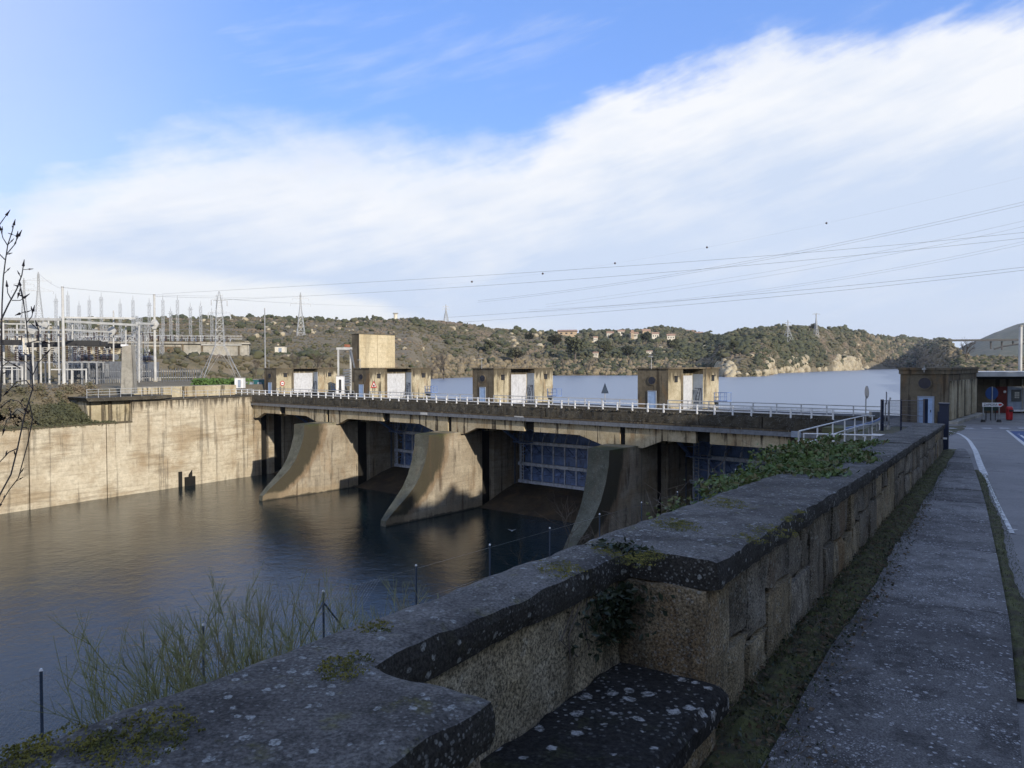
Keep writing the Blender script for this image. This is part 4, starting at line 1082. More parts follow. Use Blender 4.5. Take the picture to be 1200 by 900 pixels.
# stone wall under the hedge, hedge, containers
r = thing('terrace_wall', 'low rubble terrace wall behind the railing, under the clipped hedge', 'wall', LW(7, -12, -4.5), DROT)
part(M().prism([(-6, -4.6), (-24, -4.6), (-24, -2.93), (-6, -2.93)], 4.9, 8.2, lambda a, b, c: LW(c, a, b)), 'face', MT['hut'], r, True)
random.seed(3); hm = M()
for k in range(2600):
    f = random.random(); base = P(231, 450, 121).lerp(P(290, 450, 127), f); 
    p = base+Vector((random.uniform(-.9, .9), random.uniform(-.9, .9), 0)); p.z = random.uniform(-3.5, -2.05+.12*math.sin(f*19))
    a = Vector((random.gauss(0, 1), random.gauss(0, 1), random.gauss(0, 1))).normalized()*.22; b = a.orthogonal().normalized()*.2
    hm.quad(p-a, p-b, p+a, p+b)
solo(hm, 'hedge', MT['hedge'], 'long bright green clipped hedge on the terrace wall of the left bank', 'hedge', recalc=False)
def box_thing(name, lab, cat, px0, px1, py0, py1, D, mt, extra=None):
    a, b = P(px0, py1, D), P(px1, py0, D); r = thing(name, lab, cat, ((a.x+b.x)/2, D, a.z))
    wd, h = b.x-a.x, b.z-a.z; part(M().box(-wd/2, wd/2, 0, wd*.7, 0, h), 'body', mt, r)
    part(M().box(-wd/2-.06, wd/2+.06, -.06, wd*.7+.06, h, h+.1), 'roof', MT['rail_top'], r)
    part(M().box(-wd*.12, wd*.2, -.03, 0, h*.08, h*.82), 'door', extra or MT['panel_grey'], r); return r
box_thing('equipment_cabinet', 'pale blue-white cabinet at the end of the hedge', 'cabinet', 275, 285, 443, 455, 122, MT['white'])
box_thing('storage_container', 'teal container beside the left end of the dam deck', 'container', 296, 311, 445, 461, 128, MT['teal'])
box_thing('storage_container', 'bluish grey cabin between the pale cabinet and the teal container', 'container', 286, 295, 448, 460, 126, MT['panel_grey'])
box_thing('site_cabin', 'small white cabin with a dark opening between the two leftmost gate houses', 'cabin', 394, 402.5, 441, 462, 128, MT['white'], MT['black'])
box_thing('hill_shed', 'pale yellow shed on the slope right of the slim pole', 'shed', 322, 333.5, 406.5, 413, 230, MT['house_white'])
# rock slope under the switchyard: boulders one can tell apart
bmes = []
for k in range(5):
    V = R1[k % len(R1)]*np.array([1.1, .9, .75]); me = npmesh('boulder', V, F1, MT['rock_grey'], False); bmes.append(me)
random.seed(9); nb_ = 0
for k in range(34):
    u = random.uniform(-31.5, -62); q = 1.5+7.5*random.random(); s = random.uniform(.35, .9)
    p = LW(q, u, 0); p.z = float(-7.6+4.6*sm(q, .8, 9))+s*.15
    o = bpy.data.objects.new('boulder', bmes[k % 5]); C.objects.link(o); o.location = p; o.scale = (s, s, s); o.rotation_euler = (random.random(), random.random(), random.random()*6)
    o['label'] = 'grey lichened boulder on the rocky slope below the switchyard'; o['category'] = 'boulder'; o['group'] = 'boulders on the left bank slope'
def brush(name, mt, n, fn, size):
    m = M()
    for _ in range(n):
        p, k_ = fn(); a = Vector((random.gauss(0, 1), random.gauss(0, 1), random.gauss(0, 1))).normalized()*size*k_*random.uniform(.6, 1.4); b = a.orthogonal().normalized()*size*k_*random.uniform(.4, .9)
        m.quad(p-a, p-b, p+a, p+b)
    return solo(m, name, MT[mt], kind='stuff', recalc=False)
cl_ = [(random.uniform(-27, -66), random.uniform(.8, 10), random.uniform(.3, .9)) for _ in range(260)]
def fb():
    u, q, r_ = random.choice(cl_); d = Vector((random.gauss(0, .5), random.gauss(0, .5), abs(random.gauss(0, .5))))*r_; q2 = max(.2, q+d.x); p = LW(q2, u+d.y, 0); p.z = float(-7.6+4.6*sm(q2, .8, 9))+d.z*.9+.02; return p, 1.0
brush('slope_undergrowth', 'scrub', 15000, fb, .16); 
cl2 = random.sample(cl_, 60)
def fb2():
    u, q, r_ = random.choice(cl2); d = Vector((random.gauss(0, .5), random.gauss(0, .5), abs(random.gauss(0, .6))))*r_; q2 = max(.2, q+d.x); p = LW(q2, u+d.y, 0); p.z = float(-7.6+4.6*sm(q2, .8, 9))+d.z+.1; return p, 1.0
brush('slope_bushes', 'oak', 5000, fb2, .15)
def fb3():
    u = random.uniform(-27.5, -55); q = abs(random.gauss(0, .5))-.12; p = LW(q, u, 0); p.z = -7.3+random.gauss(0, .13)+.25*noise.noise(Vector((u*.6, 0, 0))); return p, 1.0
brush('wall_top_vegetation', 'oak', 3500, fb3, .12)
def fb4():
    u = random.uniform(-30.8, -37); q = random.uniform(.3, 4.5); p = LW(q, u, 0); p.z = -7.3+q*.45+random.random()*.7; return p, 1.0
brush('corbel_shrubbery', 'oak', 3500, fb4, .15)
# ---- switchyard
ORD2 = 'first second third fourth fifth sixth seventh eighth ninth'.split()
def lattice_box(m, p, q, w_, n, br=.06):
    p, q = Vector(p), Vector(q); d = (q-p).normalized(); a = d.cross(Vector((0, 1, 0)));
    if a.length < .1: a = Vector((1, 0, 0))
    a.normalize(); b = d.cross(a).normalized(); cs = [(a+b)*w_/2, (a-b)*w_/2, (-a-b)*w_/2, (b-a)*w_/2]
    for c in cs: m.bar(p+c, q+c, br*1.4)
    for i in range(n):
        p0, p1 = p.lerp(q, i/n), p.lerp(q, (i+1)/n)
        for k in range(4):
            c0, c1 = (cs[k], cs[(k+1) % 4]) if i % 2 else (cs[(k+1) % 4], cs[k]); m.bar(p0+c0, p1+c1, br)
    return m
ZP = -3.0
def gnd(px, D, z=ZP): return Vector(((px-600)/F*D, D, z))
def pole(px, ytop, D, r0, r1, lab, mt='white_steel', name='steel_pole', cap=True):
    b = gnd(px, D); t = P(px, ytop, D); r = thing(name, lab, 'pole', b)
    h = t.z-b.z; part(M().cyl((0, 0, 0), (0, 0, h), r0, r1, 10), 'shaft', MT[mt], r)
    part(M().cyl((0, 0, -.2), (0, 0, .25), r0*1.6, r0*1.6, 10), 'footing', MT['grey_conc'], r)
    if cap: part(M().cyl((0, 0, h), (0, 0, h+.18), r1*1.3, r1*1.3, 8), 'cap', MT['galv'], r)
    return r
pole(75, 337, 124, .29, .18, 'thickest tall white pole in the switchyard')
random.seed(44)
for k_, (px, yt, D_) in enumerate(((14, 383, 165), (50, 376, 172), (66, 381, 160), (99, 379, 168), (112, 384, 175), (125, 378, 182), (146, 384, 170), (172, 380, 186), (190, 384, 190))):
    r = thing('switchyard_mast', ORD2[k_]+' grey lattice column from the left between the gantries and the power station', 'mast', gnd(px, D_)); h_ = (429-yt)/F*D_-ZP
    part(lattice_box(M(), (0, 0, 0), (0, 0, h_), .7, 14, .05), 'lattice', MT['lattice'], r, recalc=False); part(M().bar((-2.6, 0, h_*.86), (2.6, 0, h_*.86), .16), 'crossarm', MT['lattice'], r)
    for x in (-2.3, -.9, .9, 2.3): part(M().cyl((x, 0, h_*.86), (x, 0, h_*.86-1.5), .13, .13, 5), 'insulator', MT['ins'], r)
pole(182, 346, 150, .28, .20, 'tall white pole at the right end of the switchyard beam')
pole(311, 362, 148, .16, .09, 'slim grey pole standing alone behind the leftmost gate house', 'galv')
for px, yt, D, lab in ((39, 381, 130, 'white switchyard post below the diamond plate'), (48, 378, 132, 'white switchyard post right of the diamond plate'), (58, 372, 130, 'white switchyard post midway to the thick pole'),
                       (69.5, 376, 128, 'white switchyard post just left of the thick pole'), (5, 378, 128, 'white switchyard post at the left picture edge'), (21, 380, 135, 'pale switchyard post behind the bare twigs')):
    pole(px, yt, D, .16, .15, lab, cap=False)
def gantry(lab, beams, posts, lats=(), plates=(), loc=None):
    r = thing('switchyard_gantry', lab, 'gantry', loc)
    for a, b, w_ in beams: part(M().bar(P(*a), P(*b), w_), 'beam', MT['white_steel'], r, True)
    for a, b, w_, n in lats: part(lattice_box(M(), P(*a), P(*b), w_, n), 'lattice_column', MT['lattice'], r, True, recalc=False)
    for px, yt, D in posts:
        g_ = gnd(px, D); part(M().cyl(g_, P(px, yt, D), .15, .13, 8), 'post', MT['white_steel'], r, True)
    for px, py, D, s in plates:
        c = P(px, py, D); m = M(); m.prism([(-s, 0), (-s*.35, -s), (s*.35, -s), (s, 0), (s*.35, s), (-s*.35, s)], -.15, .15, lambda x, y, z_: c+Vector((x, z_, y))); part(m, 'gusset_plate', MT['white_steel'], r, True)
    return r
gantry('white steel gantry with a diamond plate at the left edge of the switchyard', [((-40, 373, 131), (74, 374.5, 125), .42), ((-40, 379, 131), (60, 380, 131), .25), ((-40, 386, 131), (75, 387, 126), .25)],
       [(30, 374, 133)], plates=[(38, 386, 129.5, .85), (53, 381, 129.5, .6)], loc=gnd(38, 130))
gantry('long white beam gantry spanning between the two tall poles', [((76, 376.5, 124.5), (160, 381, 142), .40), ((76, 386.5, 124.5), (131, 389, 137), .28), ((160, 379, 143), (182, 379.5, 150), .42), ((70, 372, 130), (158, 373, 141), .3)],
       [(85, 378, 134), (133, 364, 139), (147.5, 379, 141), (163, 377, 144)], plates=[(131, 388, 137.5, .85), (181, 380, 149.6, .95)], loc=gnd(120, 136))
gantry('grey lattice portal right of the concrete pillar', [], [], lats=[((158, 446, 146), (158, 370, 146), .8, 22), ((163.5, 446, 150), (163.5, 372, 150), .7, 20), ((86, 397, 142), (158, 397, 146), .9, 24)], loc=gnd(160, 148))
gantry('grey lattice portal behind the thick white pole', [((60, 433, 126), (101, 433, 126), .22)], [(101, 432, 126), (84, 433, 126)], lats=[((84, 432, 138), (84, 372, 138), .7, 18), ((91, 432, 138), (91, 372, 138), .7, 18)], loc=gnd(88, 136))
gantry('low white pipe frame at the left picture edge', [((-30, 429.5, 120), (26, 429.5, 120), .22), ((-30, 433, 120), (26, 433, 120), .12)], [(14, 430, 120), (-2, 430, 120), (26, 430, 120)], loc=gnd(8, 120))
# small lattice masts in a row on the power-station roof
mm = None
SX = sorted((67, 81, 106, 120, 142, 157, 176, 192, 209, 224, 236, 94, 201, 249)); ORD = 'first second third fourth fifth sixth seventh eighth ninth tenth eleventh twelfth thirteenth fourteenth'.split()
for i, (px, yt) in enumerate(((67, 350), (81, 346), (106, 352), (120, 348), (142, 356), (157, 352), (176, 355), (192, 352), (209, 352), (224, 360), (236, 359), (94, 358), (201, 365), (249, 366))):
    D = 235; h = (430-yt)/F*D-6.3
    if mm is None: mm = lattice_box(M(), (0, 0, 0), (0, 0, 10), .62, 16, .045).mesh('lattice', MT['lattice'], recalc=False)
    r = thing('lattice_mast', ORD[SX.index(px)]+' thin lattice mast from the left in the row above the power station roof', 'mast', ((px-600)/F*D, D, 6.3), 0, 'row of lattice masts behind the switchyard')
    share('lattice', mm, r, scale=(1, 1, h/10)); part(M().cyl((0, 0, h), (0, 0, h+1.6), .12, .03, 4), 'spike', MT['lattice'], r)
    if i % 3 == 0: part(M().bar((-.9, 0, h*.94), (.9, 0, h*.94), .1), 'crossarm', MT['lattice'], r)
# power station building
A, B = P(-60, 421, 195), P(292, 421, 218); A.z = B.z = 1.2; dvec = (B-A); Lb = Vector((dvec.x, dvec.y, 0)).length; rz = math.atan2(dvec.y, dvec.x)
r = thing('power_station', 'long concrete power station with columns and tan panels behind the switchyard', 'building', A, rz)
part(M().box(0, Lb, 0, 14, -2, 5.4), 'wall', MT['grey_conc'], r); part(M().box(-.3, Lb+.3, -.8, 14, 5.4, 5.85), 'roof_slab', MT['grey_conc'], r); part(M().box(-.2, Lb+.2, -.3, 13.9, 5.85, 6.1), 'roof_kerb', MT['hut_dark'], r)
x = 1.0; k = 0
while x < Lb-6:
    wd = 4.2 if k % 5 else 9.0
    if x < Lb-22 or x > Lb-9 : part(M().box(x, x+wd, -.14, 0, .2, 4.6), 'panel', MT['hut'] if k % 5 == 0 else MT['hut_dark'] if k % 3 else MT['grey_conc'], r)
    part(M().box(x+wd+.25, x+wd+.7, -.4, 0, 0, 5.39), 'column', MT['hut_dark'], r); x += wd+.95; k += 1
part(M().box(2, 22, -7.5, -7, 2.2, 5.9) if False else M().box(Lb-13, Lb-2, -.5, 0, 5.0, 5.35), 'canopy', MT['white_steel'], r)
bb = M()
for i in range(170):
    x = 2+i*(Lb-6)/170+random.uniform(-.2, .2); bb.cyl((x, 1+random.uniform(0, 5), 6.1), (x, 1+random.uniform(0, 5), 6.1+random.uniform(.7, 1.9)), .12, .09, 4)
for z in (6.9, 7.6): bb.bar((1, 2, z), (Lb-2, 2, z), .1)
for z in (7.2, 8.0): bb.bar((1, 5, z), (Lb-2, 5, z), .1)
part(bb, 'roof_switchgear', MT['galv'], r, recalc=False, kind='stuff')
rr = M()
for i in range(34): 
    x = 2+i*(Lb-6)/34; rr.cyl((x, 0.3, 6.1), (x, .3, 7.6), .14, .14, 5)
part(rr, 'roof_insulator_row', MT['ins'], r, recalc=False, kind='stuff')
box_thing('pump_house', 'beige block with lit face behind the left gantry', 'building', 12, 33, 396, 420, 172, MT['house_white'])
# palisade of blue-grey screens
def palisade(px0, px1, yt, D, lab):
    a, b = gnd(px0, D), gnd(px1, D*1.05); h = (429-yt)/F*D-ZP; r = thing('palisade_fence', lab, 'fence', a)
    m = M(); n = int((b-a).length/.45)
    for i in range(n+1):
        p = a.lerp(b, i/n); m.bar(p, p+Vector((0, 0, h+random.uniform(-.15, .1))), .16, .1)
    part(m, 'slat', MT['tray'], r, True, recalc=False, kind='stuff')
    m = M().bar(a+Vector((0, .1, h*.3)), b+Vector((0, .1, h*.3)), .1).bar(a+Vector((0, .1, h*.8)), b+Vector((0, .1, h*.8)), .1); part(m, 'rail', MT['galv'], r, True)
palisade(101, 141, 431, 131, 'blue-grey slatted fence left of the concrete pillar'); palisade(160, 236, 431, 150, 'blue-grey slatted fence between the concrete pillar and the hedge')
# transformers and breakers
def transformer(px, D, lab, first=None):
    if first: return dup(first, gnd(px, D), None, lab)
    r = thing('transformer', lab, 'transformer', gnd(px, D), -.4, 'switchyard transformers')
    part(M().box(-1.7, 1.7, -1, 1, .5, 3.0), 'tank', MT['tray'], r); part(M().box(-1.9, 1.9, -1.2, 1.2, 0, .5), 'plinth', MT['grey_conc'], r)
    for i in range(9): part(M().box(-1.6+i*.38, -1.5+i*.38, -1.5, -1, .8, 2.7), 'radiator_fin', MT['galv'], r)
    part(M().cyl((-1.5, .3, 3.6), (1.5, .3, 3.6), .42, .42, 12), 'conservator', MT['tray'], r)
    for x in (-1.1, 0, 1.1):
        m = M()
        for j in range(7): m.cyl((x, -.4, 3.0+j*.24), (x, -.4, 3.12+j*.24), .26, .16, 10)
        part(m, 'bushing', MT['ins'], r); part(M().cyl((x, -.4, 4.65), (x, -.4, 5.0), .08, .08, 6), 'terminal', MT['white_steel'], r)
    return r
t1 = transformer(126, 140, 'dark transformer with finned sides just left of the concrete pillar'); t1.scale = (1.3, 1.3, 1.35)
transformer(97, 143, 'dark transformer behind the thick white pole', t1); transformer(28, 138, 'dark transformer behind the diamond plate gantry', t1); transformer(172, 160, 'dark transformer right of the lattice portal', t1)
def breaker(px, D, lab, first=None):
    if first: return dup(first, gnd(px, D), None, lab, (1.5, 1.5, 1.5))
    r = thing('circuit_breaker', lab, 'breaker', gnd(px, D), .2, 'switchyard circuit breakers')
    part(M().bar((-.8, 0, 0), (-.8, 0, 2.6), .15).bar((.8, 0, 0), (.8, 0, 2.6), .15).bar((-1, 0, 2.6), (1, 0, 2.6), .2), 'stand', MT['galv'], r)
    for x in (-.8, 0, .8):
        m = M()
        for j in range(8): m.cyl((x, 0, 2.7+j*.22), (x, 0, 2.8+j*.22), .22, .13, 8)
        part(m, 'insulator', MT['ins'], r); part(M().box(x-.42, x+.42, -.35, .35, 4.5, 5.1), 'head', MT['black'], r)
    return r
b1 = breaker(105, 130, 'black-headed breaker set left of the finned transformer'); b1.scale = (1.5, 1.5, 1.5)
for px, D, lab in ((88, 131, 'black-headed breaker set right of the thick white pole'), (113, 136, 'black-headed breaker set behind the white pipe frame'), (62, 137, 'black-headed breaker set left of the thick white pole'),
                   (11, 126, 'black-headed breaker set at the left picture edge'), (136, 148, 'black-headed breaker set behind the concrete pillar'), (45, 140, 'black-headed breaker set behind the diamond plate')):
    breaker(px, D, lab, b1)
# tan tower, crane frame
r = thing('intake_tower', 'tall tan concrete tower block with streaked top behind the second gate house', 'tower', DM(-1, 24, -5), DROT)
part(M().box(-2.2, -.03, 20, 28.8, -7, 6.1, dfr), 'core', MT['hut_dark'], r, True)  # dark colour stands in for shade on the tower's downstream side
part(M().box(-.03, 0.1, 20, 24.37, -7, 6.12, dfr), 'face_panel', MT['box_tan'], r, True); part(M().box(-.03, 0.1, 24.43, 28.8, -7, 6.12, dfr), 'face_panel', MT['box_tan'], r, True)
part(M().box(-2.3, .16, 19.9, 28.9, 6.12, 6.22, dfr), 'coping', MT['hut_dark'], r, True)
r = thing('crane_frame', 'white portal crane frame with a red top beside the tan tower', 'crane', P(403, 460, 136))
for px in (396.5, 411):
    part(M().bar(P(px, 462, 136), P(px, 407.5, 136), .30), 'leg', MT['white_steel'], r, True)
part(M().bar(P(394.5, 408.5, 136), P(412.5, 408.5, 136), .42), 'crossbeam', MT['white_steel'], r, True)
part(M().bar(P(404, 405, 137), P(410, 405.5, 137), .5), 'winch', MT['orange'], r, True)
m = M()
for i in range(7): m.bar(P(402, 434+i*3, 135), P(411, 433+i*3, 135), .28)
m.bar(P(411, 409, 135.6), P(416, 434, 135.6), .25); part(m, 'stair', MT['tray'], r, True)

# ------------------------------------------------------------------ right bank ground, road and pavement
def bank_line(s): return RD(s, -1.60, 0)
def bank_z(s, p):
    B_ = bank_line(s); vb, ub = to_dm(B_.x, B_.y)
    zi = zg(s)-(.85 if s < 22 else (.85-.83*min(1, (s-22)/5)))
    zo = -7.4+2.55*float(sm(ub, -42, -9)); zi = max(zi, zo)
    return zi+(zo-zi)*(p**0.8), B_, vb, ub
def bank_pt(a, b):
    s = -45+113*a; z, B_, vb, ub = bank_z(s, b); v = vb+(97.2-vb)*b; q = DM(v, ub, 0)
    z += .12*noise.noise(Vector((q.x*.6, q.y*.6, 0)))*(1 if 0.03 < b < .97 else 0)
    return Vector((q.x, q.y, z))
m = M(); m.grid(150, 22, bank_pt); solo(m, 'river_bank', MT['bank'], kind='structure', recalc=False)
m = M(); m.grid(60, 1, lambda a, b: (lambda q: Vector((q.x, q.y, q.z if b < .5 else -19)))(bank_pt(a, 1.0))); solo(m, 'embankment_wall', MT['pier'], 'concrete embankment wall dropping from the fenced bank to the river', 'wall', recalc=False)
m = M().box(93.9, 97.5, -9, 9, -19, -4.87, dfr); solo(m, 'abutment_block', MT['pier'], 'solid concrete abutment block under the near end of the dam deck', 'abutment')
m = M(); m.grid(1, 1, lambda a, b: DM(96+75*a, -5+66*b, -4.79)); solo(m, 'forecourt', MT['yard'], kind='structure', recalc=False)
def tl(s): return -1.07 if s < 22.8 else -1.62
m = M(); m.grid(130, 12, lambda a, b: (lambda s: RD(s, tl(s)+(11.2-tl(s))*b, zg(s)))(-45+115*a)); road = solo(m, 'road', MT['asphalt'], kind='structure', recalc=False)
def GH_(px, py, dz=0.006):
    v = ray(px, py); k = 1.0
    while k < 140:
        q = v*k; s = .543*q.x+.84*q.y
        if q.z <= zg(s): break
        k += .02
    return Vector((q.x, q.y, q.z+dz))
def mark(pts, wd, name='road_line'):
    m = M(); n = len(pts)
    for i in range(n-1):
        a, b = pts[i], pts[i+1]; d = (b-a); d.z = 0; d.normalize(); o_ = Vector((-d.y, d.x, 0))*wd/2
        m.quad(a-o_, b-o_, b+o_, a+o_)
    return part(m, name, MT['marking'], road, True, recalc=False)
def smooth_path(pp, n=40):
    out_ = []
    for i in range(len(pp)-1):
        p0, p1, p2, p3 = pp[max(i-1, 0)], pp[i], pp[i+1], pp[min(i+2, len(pp)-1)]
        for k in range(n//len(pp)+2):
            t = k/(n//len(pp)+2); q = .5*((2*p1)+(-p0+p2)*t+(2*p0-5*p1+4*p2-p3)*t*t+(-p0+3*p1-3*p2+p3)*t**3); s = .543*q.x+.84*q.y; q.z = zg(s)+.006; out_.append(q)
    out_.append(pp[-1]); return out_
edge_pts = [GH_(*q) for q in ((1111, 505), (1124, 508.5), (1134, 515), (1141, 525), (1147, 540), (1154, 557), (1172, 598), (1186, 625))]
mark(smooth_path(edge_pts[:6]), .12); mark([edge_pts[5], edge_pts[6], edge_pts[7]], .05)
mark([GH_(1179, 622), GH_(1191, 621)], .05)
for a, b in ((1109, 1120), (1130, 1141), (1151, 1162), (1171, 1183), (1193, 1204), (1214, 1225)): mark([GH_(a, 501.7), GH_(b, 501.9)], .55, 'give_way_dash')
mark([GH_(1180, 504.4), GH_(1206, 525)], .14, 'bay_line'); mark([GH_(1180, 504.4), GH_(1240, 504.8)], .14, 'bay_line')
m = M(); m.quad(GH_(1184, 505.4, .004), GH_(1240, 505.6, .004), GH_(1240, 524, .004), GH_(1205, 524, .004)); part(m, 'bay_paint', MT['sign_blue'], road, True, recalc=False)
mark([GH_(1193, 509), GH_(1199, 508), GH_(1206, 511), GH_(1212, 514)], .12, 'bay_symbol'); mark([GH_(1196, 510), GH_(1203, 515), GH_(1212, 516)], .12, 'bay_symbol')

# pavement of cast concrete slabs
def Wf(a, b, c):
    if c > .45: c += (c-.45)*(.20-.13*min(1, max(0, (a-4)/5)))
    return RD(a, b, zg(a)+c)
def redge(s): return float(np.interp(s, [-4, 6, 8, 10.5, 13, 17, 21, 24.5], [.14, .12, .07, .0, -.08, -.25, -.42, -.62]))
pv = M(); pv.grid(60, 2, lambda a, b: RD(-4+28.6*a, -1.10+(redge(-4+28.6*a)-.01+1.10)*b, zg(-4+28.6*a)+.012)); pav = solo(pv, 'pavement', MT['verge'], kind='structure', recalc=False)
js = [-4, -.6, 2.75, 6.2, 8.5, 10.4, 12.1, 13.8, 15.5, 17.2, 18.9, 20.6, 22.5, 24.4]
for i in range(len(js)-1):
    a, b = js[i]+.014, js[i+1]-.014; n = 10; m = M(); tz = random.uniform(-.008, .008); tl_ = random.uniform(.006, .016)*(1 if i % 2 else -1)
    le = lambda s: -.78-.012*math.sin(s*1.7)+.02*noise.noise(Vector((s*4, 0, 0)))
    def fn(x, y, top):
        s = a+(b-a)*x; t = le(s)+(redge(s)-le(s))*y; e = .008 if (x in (0, 1) or y in (0, 1)) else 0
        return RD(s, t, zg(s)+(.055+tz+tl_*(x-.5)-e+.004*noise.noise(Vector((s*3, t*3, i))) if top else 0))
    m.grid(14, 8, lambda x, y: fn(x, y, True))
    for x0 in (0, 1): m.grid(1, 8, lambda x, y: fn(x0, y, x > .5))
    for y0 in (0, 1): m.grid(14, 1, lambda x, y: fn(x, y0, y > .5))
    part(m, 'paving_slab', MT[('slab', 'slab_b', 'slab_c', 'slab_b', 'slab', 'slab_c', 'slab_b')[(i+3) % 7]], pav, True, recalc=False)

# ------------------------------------------------------------------ the parapet wall with its alcove and bench
pw = thing('parapet_wall', 'low stone parapet with thick dark lichened coping running beside the pavement', 'wall', Wf(10, -1.35, 0), 0)
HT, HB = .77, .655
def coping(a, b, t0, t1, dz=0, seed=0, nm='coping_slab'):
    return slab([(a, b, t0, t1)], dz, seed)
def slab(rects, dz=0, seed=0, st=.05, ends=()):
    """one cast coping piece over a union of rectangles (s0, s1, t0, t1): worn arrises, uneven faces"""
    s0 = min(r[0] for r in rects); s1 = max(r[1] for r in rects); t0 = min(r[2] for r in rects); t1 = max(r[3] for r in rects)
    sb = sorted({r[0] for r in rects}|{r[1] for r in rects}); tb_ = sorted({r[2] for r in rects}|{r[3] for r in rects})
    def div(b):
        o = [b[0]]
        for q in b[1:]:
            n = max(1, round((q-o[-1])/st)); p0 = o[-1]; o += [p0+(q-p0)*(i+1)/n for i in range(n)]
        return o
    ss_, tt = div(sb), div(tb_); nz = 3
    ins = lambda i, j: 0 <= i < len(ss_)-1 and 0 <= j < len(tt)-1 and any(r[0] < (ss_[i]+ss_[i+1])/2 < r[1] and r[2] < (tt[j]+tt[j+1])/2 < r[3] for r in rects)
    m = M(); ids = {}
    def V(i, j, l):
        if (i, j, l) in ids: return ids[(i, j, l)]
        a, b, c = ss_[i], tt[j], HB+dz+(HT-HB)*l/nz
        q = [ins(i-1, j-1), ins(i, j-1), ins(i-1, j), ins(i, j)]
        ds = (1 if (q[1] or q[3]) and not (q[0] or q[2]) else -1 if (q[0] or q[2]) and not (q[1] or q[3]) else 0)
        dt = (1 if (q[2] or q[3]) and not (q[0] or q[1]) else -1 if (q[0] or q[1]) and not (q[2] or q[3]) else 0)
        corner = sum(q) == 3; n_ = noise.noise(Vector((a*7+seed, b*7, c*7))); n2_ = noise.noise(Vector((a*2.2, b*2.2, seed)))
        wear = .013*(.5+1.2*abs(noise.noise(Vector((a*5+seed, b*5, c*5+9)))))
        end = abs(a-s0) < 1e-6 or abs(a-s1) < 1e-6
        k_ = 1.0 if l in (0, nz) else .25
        if ds and not end: a += ds*(wear*k_+.008*n_)
        elif end and ds: a += ds*wear*.15
        if dt: b += dt*(wear*k_+.012*n_)
        if l == nz: c += .005*n_+.006*n2_-(wear*1.1 if (dt or (ds and not end) or corner) else wear*.25 if end else 0)
        if l == 0: c += .006*n_+(wear*.7 if dt else 0)
        m.v.append(tuple(Wf(a, b, c))); ids[(i, j, l)] = len(m.v)-1; return ids[(i, j, l)]
    for i in range(len(ss_)-1):
        for j in range(len(tt)-1):
            if not ins(i, j): continue
            for l in (0, nz): m.f.append((V(i, j, l), V(i+1, j, l), V(i+1, j+1, l), V(i, j+1, l)))
            for l in range(nz):
                if not ins(i-1, j): m.f.append((V(i, j, l), V(i, j+1, l), V(i, j+1, l+1), V(i, j, l+1)))
                if not ins(i+1, j): m.f.append((V(i+1, j, l), V(i+1, j+1, l), V(i+1, j+1, l+1), V(i+1, j, l+1)))
                if not ins(i, j-1): m.f.append((V(i, j, l), V(i+1, j, l), V(i+1, j, l+1), V(i, j, l+1)))
                if not ins(i, j+1): m.f.append((V(i, j+1, l), V(i+1, j+1, l), V(i+1, j+1, l+1), V(i, j+1, l+1)))
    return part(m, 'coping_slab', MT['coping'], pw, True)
slab([(-4, -1.2, -1.72, -1.02)], 0, 1)
slab([(-1.195, 1.50, -1.72, -1.425), (-1.195, 1.50, -1.425, -1.02), (1.50, 3.22, -1.72, -1.425)], -.004, 5)
cj = [3.225, 8.2, 12.9, 15.6]
for k in range(len(cj)-1): coping(cj[k], cj[k+1]-.006, -1.70+.01*k, -1.0-.005*k, random.uniform(-.004, .004), 10+k)
cj = [15.6, 18.2, 20.6, 22.9]
for k in range(len(cj)-1): coping(cj[k], cj[k+1]-.006, -1.66, -1.02, -.035, 20+k)
core = M().box(-4, 1.55, -1.64, -1.12, -1.2, HB, Wf).box(1.55, 3.24, -1.64, -1.50, -1.2, HB, Wf)
for k in range(20): core.box(3.24+k*.98, 3.24+(k+1)*.98-.0005, -1.64, -1.125, -1.2, HB-.005*(k % 2)-.03, Wf)
part(core, 'core', MT['mortar'], pw, True)
part(M().rough(1.56, 3.2, -1.505, -1.465, -.05, HB-.002, Wf, step=.05, amp=.008, edge=0, seed=4), 'recess_face', MT['recess'], pw, True)
def stone(a, b, t0, t1, h0, h1, seed, mt=None, par=None, g=.008):
    m = M(); m.rough(a+g, b-g, t0, t1, h0+g, h1-g, Wf, step=.07, amp=.011, edge=.012, seed=seed, nf=6)
    return part(m, 'stone', mt or random.choice(STONES), par or pw, True)
# quoins: end of the alcove and near block
stone(3.2, 3.58, -1.50, -1.05, -.02, .66, 70, STONES[1], g=.002)
stone(1.2, 1.525, -1.50, -1.06, -.02, .66, 71, STONES[2], g=.002)
random.seed(21); s = 3.58; k = 0
while s < 22.8:
    L_ = random.uniform(.34, .62) if s < 9 else random.uniform(.5, .8); e = min(s+L_, 22.85); pr_ = random.uniform(-.007, .008); k += 1
    mode = random.random()
    if mode < .22: stone(s, e, -1.13, -1.065+pr_, -.05, .655, 100+k)
    else:
        hj = random.uniform(.24, .42)
        o1 = random.uniform(-.04, .04)
        stone(s, e, -1.13, -1.065+pr_, -.05, hj, 200+k)
        if random.random() < .3 and L_ > .45 and s < 14:
            mid = s+(e-s)*random.uniform(.4, .6); stone(s, mid, -1.13, -1.07+random.uniform(-.01, .01), hj, .655, 300+k); stone(mid, e, -1.13, -1.07+random.uniform(-.01, .01), hj, .655, 400+k)
        else: stone(s, e, -1.13, -1.07-pr_*.5, hj, .655, 500+k)
    s = e
s = -3.5
